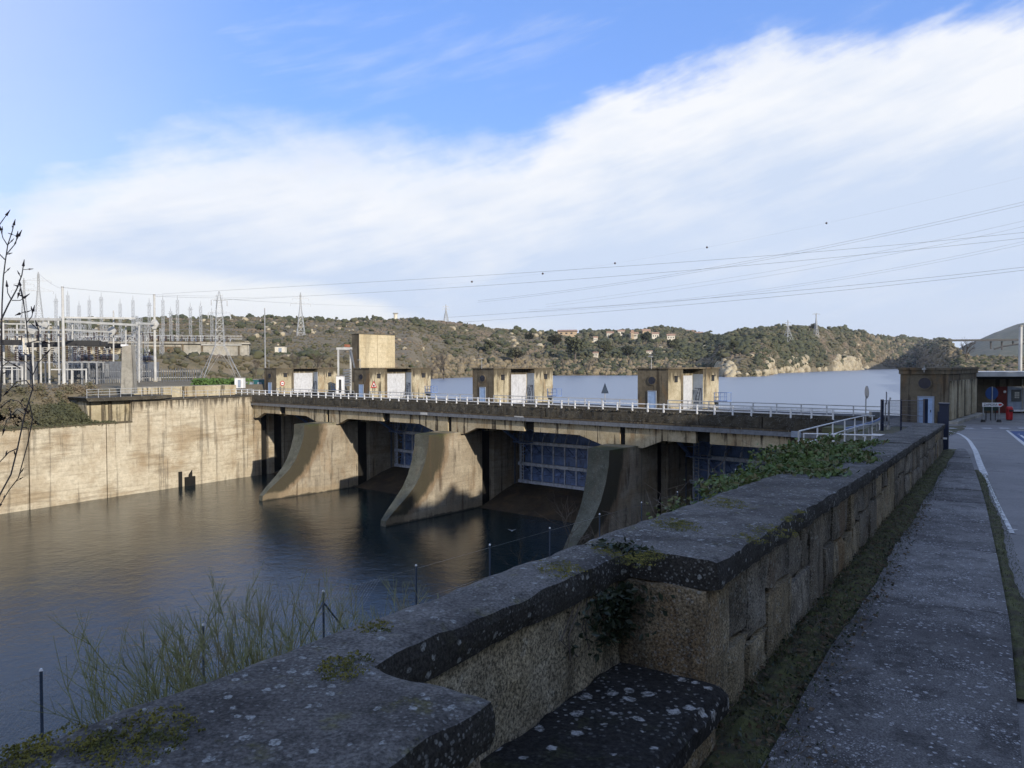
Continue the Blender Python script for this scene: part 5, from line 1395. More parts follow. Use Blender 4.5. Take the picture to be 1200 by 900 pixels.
while s < 1.19:
    e = min(s+random.uniform(.45, .7), 1.2); hj = random.uniform(.3, .4); stone(s, e, -1.13, -1.07, -.05, hj, int(s*10)+700); stone(s, e, -1.13, -1.07, hj, .655, int(s*10)+800); s = e
bn = thing('stone_bench', 'dark lichen-spotted stone bench built into the alcove of the parapet', 'bench', Wf(2.3, -1.2, 0), 0)
part(M().rough(1.54, 3.17, -1.462, -.925, .195, .325, Wf, step=.035, amp=.006, edge=.02, seed=3, nf=9), 'seat', MT['bench'], bn, True)
for k, (a, b) in enumerate(((1.6, 2.05), (2.05, 2.6), (2.6, 3.15))): stone(a, b, -1.45, -.985, -.03, .194, 900+k, STONES[(k+1) % 2], bn, .004)

# ------------------------------------------------------------------ near vegetation
def scatter_leaves(m, n, fn, size, flat=0.0, fold=True):
    for i in range(n):
        p = fn(); 
        if p is None: continue
        d = Vector((random.gauss(0, 1), random.gauss(0, 1), random.gauss(0, 1)*(1-flat))).normalized(); s = size*random.uniform(.5, 1.3)
        a = d*s; b = d.orthogonal().normalized(); b.rotate(Matrix.Rotation(random.random()*6.28 if flat < .5 else random.uniform(-.5, .5), 3, d)); b *= s*.55
        if fold:
            c = d.cross(b).normalized()*s*.18
            m.quad(p-a, p-b+c, p+a*.1); m.quad(p-a, p+a*.1, p+b+c); m.quad(p-b+c, p+a, p+a*.1); m.quad(p+b+c, p+a*.1, p+a)
        else: m.quad(p-a, p-b, p+a, p+b)
    return m
random.seed(31)
# verge: soil, moss cushions, blades and dead leaves along the wall foot
def vg(a, b):
    s = 1.4+22*a; wdt = .30+.05*math.sin(s*2.1)+(.22 if s < 3.3 else 0)*max(0, 1-(s-1.4)/1.9*.3)
    t = -1.09+wdt*b*1.05; z = zg(s)+.018+.055*math.sin(PI*min(1, b*1.15))*(.6+.6*noise.noise(Vector((s*5, t*9, 0))))+.02*noise.noise(Vector((s*17, t*17, 3)))
    return RD(s, t, z)
m = M(); m.grid(420, 12, vg); o = solo(m, 'mossy_verge', MT['verge'], kind='stuff', recalc=False)
def vp(lo=1.8, hi=20, pw_=1.8, wide=.36):
    def f():
        s = lo+(hi-lo)*random.random()**pw_; w_ = wide+(.18 if s < 3.4 else 0); t = -1.06+w_*random.random()**1.2
        return RD(s, t, zg(s)+.03+.045*random.random())
    return f
m = M()
for i in range(9000):
    p = vp(1.8, 18, 1.6)(); h = random.uniform(.012, .05); d = Vector((random.gauss(0, .5), random.gauss(0, .5), 1)).normalized(); w_ = Vector((random.gauss(0, 1), random.gauss(0, 1), 0)).normalized()*random.uniform(.0015, .003)
    m.f.append((len(m.v), len(m.v)+1, len(m.v)+2)); m.v += [tuple(p-w_), tuple(p+w_), tuple(p+d*h)]
solo(m, 'verge_grass', MT['blade'], kind='stuff', recalc=False)
m = scatter_leaves(M(), 2600, vp(1.7, 9, 1.9, .42), .013, .3); solo(m, 'verge_weeds', MT['ivy'], kind='stuff', recalc=False)
m = scatter_leaves(M(), 2600, vp(1.7, 12, 1.7, .42), .017, .6)
def loose():
    s = random.uniform(2.0, 14); t = -.8+.25*random.random()**2; return RD(s, t, zg(s)+.058)
scatter_leaves(m, 260, loose, .012, .85); solo(m, 'dead_leaves', MT['deadleaf'], kind='stuff', recalc=False)
m = M()
for i in range(26):
    s = random.uniform(2.4, 9); t = random.uniform(-1.0, -.62); a = random.uniform(-1, 1.2); L_ = random.uniform(.08, .32); p = RD(s, t, zg(s)+.07)
    q = RD(s+L_*math.cos(a), t+L_*math.sin(a)*.4, zg(s+L_*math.cos(a))+.065+random.random()*.02); mid = (p+q)/2+Vector((0, 0, random.uniform(0, .03)))+Vector((random.gauss(0, .01), random.gauss(0, .01), 0)); m.tube([p, mid, q], .0016, 4)
solo(m, 'fallen_twigs', MT['twig'], kind='stuff', recalc=False)
# strip of moss on the road side of the slabs
m = M(); m.grid(260, 6, lambda a, b: (lambda s: RD(s, redge(s)-.02+(.13+.02*math.sin(s*1.3)+.03*noise.noise(Vector((s*3, 1, 0))))*b, zg(s)+.012+.03*math.sin(PI*b)*(.7+.8*noise.noise(Vector((s*6, b*3, 5))))))(4.6+13*a)); solo(m, 'kerb_moss', MT['verge'], kind='stuff', recalc=False)
m = M()
for i in range(3800):
    s = 4.8+12*random.random(); t = redge(s)+random.uniform(-.01, .17); p = RD(s, t, zg(s)+.03); h = random.uniform(.008, .03); d = Vector((random.gauss(0, .6), random.gauss(0, .6), 1)).normalized(); w_ = Vector((random.gauss(0, 1), random.gauss(0, 1), 0)).normalized()*.0025
    m.f.append((len(m.v), len(m.v)+1, len(m.v)+2)); m.v += [tuple(p-w_), tuple(p+w_), tuple(p+d*h)]
solo(m, 'kerb_grass', MT['blade'], kind='stuff', recalc=False)
# moss pads and lichen crusts on the coping
def on_coping(px, py, h=HT):
    v = ray(px, py); k = .8
    while k < 40:
        q = v*k; s = .543*q.x+.84*q.y
        if q.z <= Wf(s, 0, h).z: break
        k += .005
    return Vector((q.x, q.y, q.z))
m = M()
for px, py, R_, n in ((165, 868, .10, 260), (50, 880, .08, 120), (25, 886, .05, 60), (112, 872, .04, 60), (405, 783, .07, 130), (440, 737, .05, 60), (655, 668, .10, 160), (790, 615, .14, 260), (850, 590, .16, 260), (712, 645, .08, 100), (742, 656, .10, 160), (760, 650, .07, 90), (900, 622, .14, 150), (918, 607, .10, 90), (880, 632, .08, 80), (935, 600, .06, 60), (230, 700, .0, 0)):
    c = on_coping(px, py)
    for i in range(n):
        a, rr_ = random.random()*6.28, R_*random.random()**.7; e = Vector((math.cos(a)*rr_*1.0, math.sin(a)*rr_*1.5, 0)); q = c+e; s, t = .543*q.x+.84*q.y, .84*q.x-.543*q.y
        if t < -1.70: continue
        q.z = Wf(s, 0, HT).z+.004; sz = random.uniform(.002, .006)
        for j in range(7):
            q = q+Vector((random.gauss(0, .006), random.gauss(0, .006), 0))
            d = Vector((random.gauss(0, 1), random.gauss(0, 1), abs(random.gauss(0, .8)))).normalized()*sz; b = d.orthogonal().normalized()*sz*.6; m.quad(q-b, q+d, q+b, q-d*.2)
solo(m, 'coping_moss', MT['moss'], kind='stuff', recalc=False)
# ivy hanging in the alcove corner
def ivy_p():
    r_ = random.random()
    if r_ < .8:
        s = 3.2-abs(random.gauss(0, .20)); t = -1.44+abs(random.gauss(0, .03)); h = .655-abs(random.gauss(0, .17))
    elif r_ < .9: s, t, h = 3.17-abs(random.gauss(0, .03)), -1.44+abs(random.gauss(0, .1)), .655-abs(random.gauss(0, .13))
    else: s, t, h = 3.2+random.gauss(0, .05), -1.45+random.gauss(0, .06), .775+random.random()*.02
    if h < .44: return None
    return Wf(s, t, h)
iv = thing('ivy', 'dark ivy hanging from the coping in the far corner of the alcove', 'ivy', Wf(3.1, -1.4, .45))
part(scatter_leaves(M(), 850, ivy_p, .019, .2), 'foliage', MT['ivy'], iv, True, recalc=False)
m = M()
for i in range(9): m.tube([Wf(3.15-.05*i, -1.455, .66), Wf(3.12-.06*i+random.gauss(0, .03), -1.452, .55), Wf(3.12-.05*i+random.gauss(0, .05), -1.45, .46)], .003, 4)
part(m, 'stem', MT['bark'], iv, True, recalc=False)
# bramble heap spilling over the coping
br = thing('bramble_bush', 'dense green bramble heap spilling over the parapet coping from behind', 'bush', Wf(8.5, -2.1, -.2))
bl = [(7.9, -1.72, .74, .8, .42, .10, 1400), (8.9, -1.75, .76, .9, .42, .12, 1600), (10.0, -1.8, .76, .9, .40, .13, 1500), (11.2, -1.85, .76, .9, .38, .13, 1200), (7.9, -2.5, .22, .6, .5, .22, 900), (9.0, -2.6, .34, 1.2, .55, .24, 1500), (11.0, -2.6, .42, 1.2, .55, .24, 1200), (7.45, -1.38, .74, .5, .26, .05, 420), (12.3, -1.85, .70, .6, .3, .12, 500), (7.0, -2.2, .30, .4, .35, .16, 450)]
tot = M()
for s0, t0, h0, rs, rt_, rh, n in bl:
    cl = [(random.gauss(0, .5), random.gauss(0, .5), random.gauss(0, .5)) for _ in range(16)]
    def bp():
        c = random.choice(cl); a, b, c_ = [c[i]+random.gauss(0, .22) for i in range(3)]
        s, t, h = s0+a*rs, t0+b*rt_, h0+c_*rh
        if t > -1.74 and h < HT+.01: h = HT+.01+random.random()*.03
        return Wf(s, t, h)
    scatter_leaves(tot, n, bp, .036, .1)
part(tot, 'foliage', MT['bramble'], br, True, recalc=False)
m = M()
for i in range(110):
    s0 = random.uniform(6.4, 12.2); t0 = random.uniform(-3.0, -1.8); p = Wf(s0, t0, random.uniform(.0, .4)); d = Vector((random.gauss(0, .5), random.gauss(0, .5), 1)).normalized(); L_ = random.uniform(.2, .5)
    q = p+d*L_*.6; e = q+Vector((random.gauss(0, .25), random.gauss(0, .25), random.uniform(-.05, .22))); m.tube([p, q, e], .004, 4, .002)
part(m, 'cane', MT['twig'], br, True, recalc=False, kind='stuff')
tw = thing('dry_shrub', 'leafless dry shrub of thin twigs just left of the bramble heap', 'shrub', Wf(6.2, -3.4, -.8))
m = M()
def twigs(m, p, d, L_, r_, dep, spread=.45):
    q = p+d*L_+Vector((0, 0, -.03*L_)); m.tube([p, (p+q)/2+Vector((random.gauss(0, .03*L_), random.gauss(0, .03*L_), 0)), q], r_, 3, r_*.6)
    if dep:
        for _ in range(3): twigs(m, p.lerp(q, random.uniform(.5, 1)), (d+Vector((random.gauss(0, spread), random.gauss(0, spread), random.gauss(0, spread*.6)))).normalized(), L_*random.uniform(.55, .8), r_*.6, dep-1, spread)
for i in range(16): twigs(m, Wf(random.uniform(5.6, 8.2), random.uniform(-4.2, -2.6), -.5), Vector((random.gauss(0, .5), random.gauss(0, .5), 1)).normalized(), random.uniform(.3, .5), .006, 3)
part(m, 'twig', MT['twig'], tw, True, recalc=False, kind='stuff')

# brooms on the bank behind the wall
def broom(x, y, h, n, lab, lean=(0, 0), seed=0, spread=.50):
    random.seed(100+seed); v, u = to_dm(x, y)
    s_ = 0.0
    # height of the bank here
    best = min(((abs(to_dm(*bank_line(s)[:2])[1]-u), s) for s in [i*.25 for i in range(-40, 120)]))[1]; z0, B_, vb, ub = bank_z(best, 0); p_ = (vb-v)/(vb-97.2); z0 = bank_z(best, min(1, max(0, p_)))[0]
    r = thing('broom_shrub', lab, 'shrub', (x, y, z0), 0, 'broom shrubs on the bank behind the parapet'); st = M(); wh = M()
    H = h-z0 if h < 0 else h
    for i in range(n):
        a = random.random()*6.28; k = abs(random.gauss(0, spread))+.05; d = Vector((math.cos(a)*k+lean[0], math.sin(a)*k+lean[1], 1)).normalized()
        L_ = H*random.uniform(.55, 1.0)/max(.75, d.z); p = Vector((random.gauss(0, .12), random.gauss(0, .12), 0)); pts = [p]; cur = p.copy(); dd = d.copy()
        for j in range(6):
            dd = (dd+Vector((random.gauss(0, .06), random.gauss(0, .06), .06))).normalized(); cur = cur+dd*L_/6; pts.append(cur.copy())
        st.tube(pts, .009, 4, .0035)
        for j in range(16):
            f = random.uniform(.35, 1.0); idx = min(5, int(f*6)); b0 = pts[idx].lerp(pts[idx+1], f*6-idx if idx < 6 else 0)
            e = (dd+Vector((random.gauss(0, .45), random.gauss(0, .45), random.uniform(-.1, .2)))).normalized(); l2 = H*random.uniform(.08, .22)
            m1 = b0+e*l2*.5; m2 = b0+e*l2+Vector((0, 0, l2*.12)); wh.tube([b0, m1, m2], .0042, 3, .002)
            if random.random() < .6:
                for _ in range(2):
                    e2 = (e+Vector((random.gauss(0, .3), random.gauss(0, .3), .1))).normalized(); wh.tube([m1, m1+e2*l2*.35, m1+e2*l2*.65], .0028, 3, .0013)
    part(st, 'stem', MT['broom'], r, recalc=False); part(wh, 'whips', MT['broom'], r, recalc=False, kind='stuff')
def at(px, D): return ((px-600)/F*D, D)
for i, (px, D, yt, n, lab, lean) in enumerate((
        (150, 7.0, 768, 18, 'leftmost broom shrub, low and leaning left above the parapet', (-.35, 0)),
        (215, 8.0, 742, 20, 'broom shrub right of the leftmost fence post, upright whips', (-.1, 0)),
        (300, 8.6, 700, 30, 'tallest broom shrub, spreading in front of the second fence post', (-.15, 0)),
        (345, 9.2, 712, 22, 'broom shrub between the second fence post and the braced post', (.05, 0)),
        (392, 9.6, 705, 21, 'broom shrub just in front of the braced fence post', (.05, 0)),
        (440, 11.2, 694, 20, 'rightmost and thinnest broom shrub, right of the braced fence post', (.0, 0)),
        (262, 7.4, 735, 19, 'dense broom shrub left of the tallest one', (-.2, 0)))):
    x, y = at(px, D); top = (429-.0024*(px-600)-yt)/F*D; broom(x, y, top, n, lab, lean, i)

# bare tree at the left picture edge, its trunk rising from the bank outside the frame
random.seed(5); bt = thing('bare_tree', 'dark budded bare branches of a tree at the left picture edge', 'tree', P(-95, 900, 6.2)+Vector((0, 0, -3.5)))
m = M(); base = P(-95, 900, 6.2)+Vector((0, 0, -3.5)); fork = P(-70, 640, 6.2)
m.tube([base, P(-90, 900, 6.2), fork, P(-55, 520, 6.2)], .07, 7, .03); part(m, 'trunk', MT['bark'], bt, True)
D0 = 6.0
tr_ = [([(-55, 520), (-20, 500), (0, 470), (2, 430), (1.5, 385), (3, 355), (4, 325), (6, 305), (9, 287), (14, 271), (17, 262)], .011, .005), ([(9, 287), (3, 279), (1, 268)], .006, .004), ([(6, 304), (-1, 297), (-4, 288)], .006, .004), ([(-8, 280), (0, 263), (8, 251)], .007, .004),
       ([(8, 298), (18, 285), (20.5, 276)], .006, .004), ([(17, 286), (23, 275)], .005, .004), ([(1.5, 375), (10, 356), (19, 339), (26, 322), (28, 310)], .009, .005), ([(13, 351), (8.5, 343), (8, 334)], .006, .004), ([(14, 352), (24, 352), (29, 348)], .005, .004),
       ([(-55, 560), (-20, 640), (0, 580), (13, 556), (21, 525), (29, 486), (38, 455), (37, 430), (33, 402), (31, 378), (28, 356), (24, 338), (22, 345)], .010, .005), ([(31, 378), (37, 371), (39, 363)], .006, .004), ([(28, 356), (26, 345), (24, 333)], .005, .004),
       ([(33, 402), (45, 399), (53, 401)], .006, .004), ([(38, 440), (45, 425), (55, 414)], .006, .004), ([(38, 455), (31, 446), (20, 447), (8, 460)], .007, .005), ([(29, 486), (20, 480), (8, 492), (4, 505)], .006, .004), ([(34, 470), (38, 490), (33, 520), (22, 560), (10, 575), (0, 592)], .007, .005),
       ([(21, 525), (10, 530), (-6, 548)], .007, .005), ([(45, 399), (46, 388), (43, 380)], .005, .004), ([(30, 365), (22, 368)], .005, .003), ([(38, 430), (30, 424), (24, 420)], .005, .003), ([(2, 430), (10, 424), (17, 428)], .006, .004), ([(0, 478), (12, 468), (22, 470), (30, 480)], .006, .004)]
tb = M(); bu = M()
for pts, r0, r1 in tr_:
    dd = D0+random.uniform(-.25, .25); q = [P(a+random.uniform(-.5, .5), b, dd+.03*i) for i, (a, b) in enumerate(pts)]; tb.tube(q, r0*.72, 5, r1*.72)
    e = q[-1]; d = (q[-1]-q[-2]).normalized(); bu.tube([e-d*.012, e+d*.01, e+d*.045], .011, 6, .002)
    for i in range(1, len(q)-1):
        if random.random() < .75:
            d = Vector((random.gauss(0, 1), random.gauss(0, .5), random.uniform(.2, 1.4))).normalized(); c = q[i].lerp(q[i+1], random.random()); l3 = random.uniform(.02, .05); tb.tube([c, c+d*l3], .003, 4); bu.tube([c+d*l3, c+d*(l3+.012), c+d*(l3+.032)], .007, 5, .002)
part(tb, 'branch', MT['bark'], bt, True, recalc=False); part(bu, 'bud', MT['bud'], bt, True, recalc=False, kind='stuff')

# ------------------------------------------------------------------ river fence
fe = thing('mesh_fence', 'chain-link fence on thin posts along the top of the river bank', 'fence', DM(97.8, -55, -7.4), DROT)
fz0, fz1 = -7.4, -5.4
pm = M().cyl((0, 0, -.3), (0, 0, 2.0), .027, .027, 8).mesh('post', MT['fence_post']); cm = M().cyl((0, 0, 2.0), (0, 0, 2.04), .034, .02, 8).mesh('post_cap', MT['white'])
loc, _r = root_xf(fe)
us = [-64.6+3.0*k for k in range(-3, 12)]
def zf(u): return -7.4+2.55*float(sm(u, -42, -9))
for k, u in enumerate(us):
    w0 = DM(97.8, u, zf(u))-loc; c, s_ = math.cos(-DROT), math.sin(-DROT); l_ = (c*w0.x-s_*w0.y, s_*w0.x+c*w0.y, w0.z)
    po = share('post', pm, fe, l_); share('post_cap', cm, po)
for e in (-1.3, 1.3): part(M().cyl(DM(97.8, us[5]+e, fz0), DM(97.8, us[5], fz0+1.75), .022, .022, 6), 'brace', MT['fence_post'], fe, True)
m = M()
for k in range(len(us)-1):
    for h in (.15, 1.05, 1.92): m.cyl(DM(97.78, us[k], zf(us[k])+h), DM(97.78, us[k+1], zf(us[k+1])+h), .0032, .0032, 3, False)
part(m, 'tension_wire', MT['galv'], fe, True, recalc=False)
m = M(); H_ = 1.85; u = us[0]
while u < us[5]:
    for d in (1, -1):
        a, b = DM(97.77, u, -7.3), DM(97.77, u+d*H_, -7.3+H_); m.cyl(a, b, .0027, .0027, 3, False)
    u += .11
part(m, 'chain_link', MT['galv'], fe, True, recalc=False, kind='stuff')

# ------------------------------------------------------------------ rails, gate and signs near the dam end
def railset(lab, pts, posts, mt, r0=.028, mids=(.5,), h=1.05, post_r=.03):
    r = thing('handrail', lab, 'railing', Vector(pts[0])-Vector((0, 0, h)))
    m = M(); m.tube(pts, r0, 6); part(m, 'top_rail', MT[mt], r, True)
    for k in mids: part(M().tube([Vector(p)-Vector((0, 0, h*(1-k))) for p in pts], r0*.85, 6), 'mid_rail', MT[mt], r, True)
    for p in posts:
        p = Vector(p); part(M().cyl(p-Vector((0, 0, h+.25)), p, post_r, post_r, 6), 'post', MT[mt], r, True)
    return r
A, B, Cc = P(936, 505.5, 30), P(990, 492, 40), P(1012, 487.3, 47); E = P(1031, 487.5, 56)
railset('white sloping handrail descending to the dam deck, nearest above the brambles', [A, B, Cc, E], [A, A.lerp(B, .34), A.lerp(B, .68), B, B.lerp(Cc, .5), Cc, Cc.lerp(E, .5), E], 'white', .032, (.48,), 1.1, .036)
A2, B2 = P(942, 508, 29), P(1040, 510.5, 20); railset('white low handrail running level from the sloping rail to the parapet', [A2, A2.lerp(B2, .5), B2], [A2, A2.lerp(B2, .45), A2.lerp(B2, .8)], 'white', .022, (.5,), .85, .026)
r = thing('low_barrier', 'pale panelled low barrier behind the parapet, right of the brambles', 'guard', P(1042, 522, 20.5))
a, b = P(1023, 509, 21.5), P(1060, 510.8, 19.2); 
part(M().bar(a, b, .04), 'top_rail', MT['white'], r, True); part(M().bar(a, a-Vector((0, 0, .62)), .06), 'post', MT['white'], r, True); part(M().bar(b, b-Vector((0, 0, .5)), .06), 'post', MT['white'], r, True); part(M().bar(a.lerp(b, .68), a.lerp(b, .68)-Vector((0, 0, .5)), .06), 'post', MT['white'], r, True)
pn = M(); pn.quad(a-Vector((0, 0, .05)), b-Vector((0, 0, .05)), b-Vector((0, -.03, .45)), a-Vector((0, -.03, .52))); part(M().bar((a+Vector((0, .03, -.28))), (b+Vector((0, .03, -.25))), .03, .42), 'panel', MT['panel_grey'], r, True)
# blue guard rail
r = thing('guard_rail', 'blue and pale W-profile guard rail curving up to the dam deck', 'guard rail', P(1012, 502, 50))
gp_ = smooth = [P(991, 502.5, 44), P(1004, 499.5, 47), P(1019, 496, 51), P(1028, 492.5, 54), P(1034, 489, 57)]
m = M()
for i in range(len(gp_)-1): m.bar(gp_[i], gp_[i+1], .06, .13); 
part(m, 'upper_band', MT['blue_rail'], r, True)
m = M()
for i in range(len(gp_)-1): m.bar(gp_[i]-Vector((0, 0, .17)), gp_[i+1]-Vector((0, 0, .17)), .07, .17)
part(m, 'lower_band', MT['white_steel'], r, True)
for p in (gp_[0], gp_[1], gp_[2], gp_[3]): part(M().bar(p-Vector((0, 0, .9)), p-Vector((0, 0, .1)), .10), 'post', MT['galv'], r, True)
# concrete landing beside the rails, grass left of it
def land(px, py, z):
    v = ray(px, py); return v*(z/v.z)
r0_ = M(); 
def yd(a, b):
    s = 24.5+32*a; t = -1.62-(2.2+.9*math.sin(s*.2))*b; q = RD(s, t, 0); best = zg(s)-.02; z = best-.25*b; return Vector((q.x, q.y, z+.03))
r0_.grid(24, 4, yd); solo(r0_, 'landing', MT['yard'], kind='structure', recalc=False)
m = M()
for i in range(5200):
    a, b = random.random(), random.random(); s = 12+40*a; q0 = bank_line(s); z, B_, vb, ub = bank_z(s, b*.6); v = vb+(97.2-vb)*b*.6; q = DM(v, ub, z); h = random.uniform(.08, .3); d = Vector((random.gauss(0, .4), random.gauss(0, .4), 1)).normalized(); w_ = Vector((random.gauss(0, 1), random.gauss(0, 1), 0)).normalized()*.02
    m.f.append((len(m.v), len(m.v)+1, len(m.v)+2)); m.v += [tuple(q-w_), tuple(q+w_), tuple(q+d*h)]
solo(m, 'bank_grass', MT['blade'], kind='stuff', recalc=False)
# dark blue access gate
r = thing('access_gate', 'dark blue mesh gate panel on square posts at the entrance to the dam', 'gate', P(1060, 502, 46))
ga, gb = Vector((25.95, 52, -4.3)), Vector((22.3, 40, -3.72))
for f, wd in ((0, .16), (.5, .08), (1, .17)):
    p = ga.lerp(gb, f); part(M().bar(p-Vector((0, 0, .3)), p+Vector((0, 0, 1.9)), wd), 'post', MT['blue_dark'], r, True)
for h in (.22, .95, 1.82): part(M().bar(ga+Vector((0, 0, h)), gb+Vector((0, 0, h)), .035), 'rail', MT['blue_dark'], r, True)
m = M()
for i in range(90): p = ga.lerp(gb, i/90); m.bar(p+Vector((0, 0, .22)), p+Vector((0, 0, 1.82)), .006)
for h in (.45, .7, 1.2, 1.45, 1.65): m.bar(ga+Vector((0, 0, h)), gb+Vector((0, 0, h)), .008)
part(m, 'mesh', MT['blue_dark'], r, True, recalc=False, kind='stuff')
r = thing('gate_post', 'thick dark blue gate post with a white band at the far end of the parapet', 'post', Wf(23.35, -1.08, 0), RROT)
part(M().box(-.13, .13, -.11, .11, 0, 1.27), 'body', MT['blue_dark'], r); part(M().box(-.15, .15, -.13, .13, 1.27, 1.31), 'cap', MT['blue_dark'], r); part(M().box(-.134, .134, -.08, .114, .33, .38), 'band', MT['white'], r)
part(M().box(-.05, .05, -.02, .02, 0, 1.1).cyl((0, .0, 1.0), (0, .0, 1.0001), .01, .01, 4) if False else M().bar((.5, .15, 0), (.5, .15, 1.05), .06), 'latch_post', MT['blue_dark'], r)
# posts and signs
def post_sign(name, lab, px, D, ybase, ypost, kind, y0, y1, yaw, mt, size=None):
    z0 = (429-.0024*(px-600)-ybase)/F*D; f_ = lambda y: (429-.0024*(px-600)-y)/F*D-z0
    r = thing(name, lab, 'sign', ((px-600)/F*D, D, z0), yaw)
    yp = -.13 if mt == 'sign_blue' else 0
    part(M().cyl((0, yp, 0), (0, yp, f_(ypost)), .045, .045, 8), 'post', MT['galv'], r)
    zc, hh = (f_(y0)+f_(y1))/2, abs(f_(y0)-f_(y1))/2
    if kind == 'disc': part(M().cyl((0, -.05, zc), (0, -.08, zc), hh, hh, 24), 'sign_plate', MT[mt], r)
    elif kind == 'tri':
        m = M(); m.prism([(-hh*.72, -hh), (hh*.72, -hh), (0, hh)], -.05, -.08, lambda a, b, c: Vector((a, c, zc+b))); part(m, 'sign_plate', MT[mt], r)
    else: part(M().box(-size/2, size/2, -.08, -.05, zc-hh, zc+hh), 'sign_plate', MT[mt], r)
    return r
post_sign('road_sign', 'round grey sign seen nearly edge-on beside the deck railing end', 1015, 58, 498, 464, 'disc', 452, 467, 1.42, 'galv')
post_sign('road_sign', 'narrow dark rectangular sign seen edge-on behind the blue gate', 1038, 57, 500, 472, 'rect', 459, 474, 1.22, 'tray', .5)
post_sign('road_sign', 'triangular grey-backed sign standing on the dam deck between the two middle gate houses', 709, 82, 482, 450, 'tri', 448.5, 461, -.2, 'fence_post')
post_sign('road_sign', 'round blue sign on a pale post in front of the lodge', 1162, 63, 494.6, 453, 'disc', 453.5, 468.5, 0, 'sign_blue')
r = thing('steel_bollard', 'short curved pale bollard between the edge-on signs and the abutment building', 'bollard', gnd(1042, 55, -4.6)); part(M().tube([(0, 0, 0), (0, 0, 1.9), (.12, 0, 2.2)], .07, 8), 'tube', MT['galv'], r); part(M().cyl((0, 0, -.2), (0, 0, .05), .14, .14, 8), 'base', MT['galv'], r)
r = thing('deck_cabinet', 'small grey electrical box on the sloping handrail near the deck', 'cabinet', P(1025, 489, 53)); a = P(1025, 489, 53); part(M().box(-.3, .3, -.2, .2, 0, .42), 'body', MT['galv'], r); part(M().box(-.24, .24, -.22, -.2, .05, .36), 'door', MT['tray'], r)

# ---- the lodge at the far right with its door, panel, signs and bin
lg = thing('gate_lodge', 'low brown lodge with a flat white roof and a dark red door', 'building', (46.0, 74, -4.79))
def lx(px, D=74): return (px-600)/F*D-46.0
def lz(py, D=74): return (427.6-py)/F*D+4.79
part(M().box(lx(1141), lx(1320), 0, 7, -.3, 3.75), 'wall', MT['hut_dark'], lg)
part(M().box(lx(1143, 71), lx(1330), -2.2, 7.4, lz(441.2, 72), lz(435.6, 72)), 'roof', MT['white_steel'], lg)
part(M().box(lx(1143, 71)+.2, lx(1330), -1.7, -1.55, lz(441.2, 72)-.25, lz(441.2, 72)-.003), 'fascia', MT['black'], lg)
d = part(M().box(lx(1168), lx(1180), -.08, 0, 0, lz(453)), 'door', MT['door_red'], lg); part(M().cyl((lx(1176.8), -.08, lz(459)), (lx(1176.8), -.16, lz(459)), .13, .13, 10), 'door_lamp', MT['white'], d)
part(M().box(lx(1180.5), lx(1235), -.12, 0, lz(480), lz(453)), 'window_panel', MT['panel_grey'], lg)
part(M().box(lx(1184.5), lx(1196), -.16, -.12, lz(470.5), lz(456.5)), 'notice_board', MT['poster'], lg)
pr2 = M()
for i in range(2):
    for j in range(3): pr2.box(lx(1188.2+i*2.9), lx(1190.5+i*2.9), -.175, -.16, lz(466.5-j*2.6), lz(464.6-j*2.6))
part(pr2, 'notice_print', MT['paper'], lg)
part(M().box(lx(1180.5), lx(1235), -.5, -.05, lz(482), lz(480)), 'sill', MT['white'], lg); part(M().box(lx(1196.8), lx(1198.2), -.17, -.1, 0, 3.75), 'pillar', MT['grey_conc'], lg)
pole_ = thing('lamp_mast', 'thick pale mast rising behind the lodge roof at the right edge', 'mast', gnd(1195.5, 84, -4.79)); hh = (427.6-383)/F*84+4.79
part(M().cyl((0, 0, 0), (0, 0, hh), .21, .17, 12), 'shaft', MT['white_steel'], pole_); part(M().cyl((0, 0, hh), (0, 0, hh+.15), .22, .22, 12), 'cap', MT['grey_conc'], pole_); part(M().box(-.4, .4, -.4, .4, 0, .2), 'base', MT['grey_conc'], pole_)
def text_mesh(s, size, mt):
    cu = bpy.data.curves.new('lettering', 'FONT'); cu.body = s; cu.size = size; cu.extrude = .004; cu.align_x = 'CENTER'; cu.align_y = 'CENTER'
    o = bpy.data.objects.new('lettering_tmp', cu); C.objects.link(o); dg = bpy.context.evaluated_depsgraph_get(); me = bpy.data.meshes.new_from_object(o.evaluated_get(dg)); bpy.data.objects.remove(o); bpy.data.curves.remove(cu); me.materials.clear(); me.materials.append(mt); me.name = 'lettering'; return me
ds = thing('direction_sign', 'white arrow-shaped direction sign on two low posts pointing right', 'sign', ((1164-600)/F*62, 62, -4.79))
dz = lambda py: (427.7-py)/F*62+4.79
dx_ = lambda px: (px-1164)/F*62
m = M(); m.prism([(dx_(1151.5), dz(476.7)), (dx_(1173.5), dz(476.7)), (dx_(1176.5), dz(474.4)), (dx_(1173.5), dz(472)), (dx_(1151.5), dz(472))], -.03, 0, lambda a, b, c: Vector((a, c, b))); part(m, 'arrow_board', MT['white'], ds)
m = M(); m.prism([(dx_(1170.5), dz(475.6)), (dx_(1173.2), dz(475.6)), (dx_(1175), dz(474.4)), (dx_(1173.2), dz(473.2)), (dx_(1170.5), dz(473.2))], -.036, -.031, lambda a, b, c: Vector((a, c, b))); part(m, 'arrow_head', MT['red'], ds)
tm = text_mesh('ZAMORA', .27, MT['black']); o = share('lettering', tm, ds, (dx_(1161), -.036, dz(474.4))); o.rotation_euler = (PI/2, 0, 0)
for px in (1153.3, 1172):
    p_ = part(M().cyl((dx_(px), .05, 0), (dx_(px), .05, dz(476)), .05, .05, 8), 'post', MT['galv'], ds); part(M().cyl((dx_(px), .05, 0), (dx_(px), .05, .22), .19, .15, 10), 'base', MT['black'], ds)
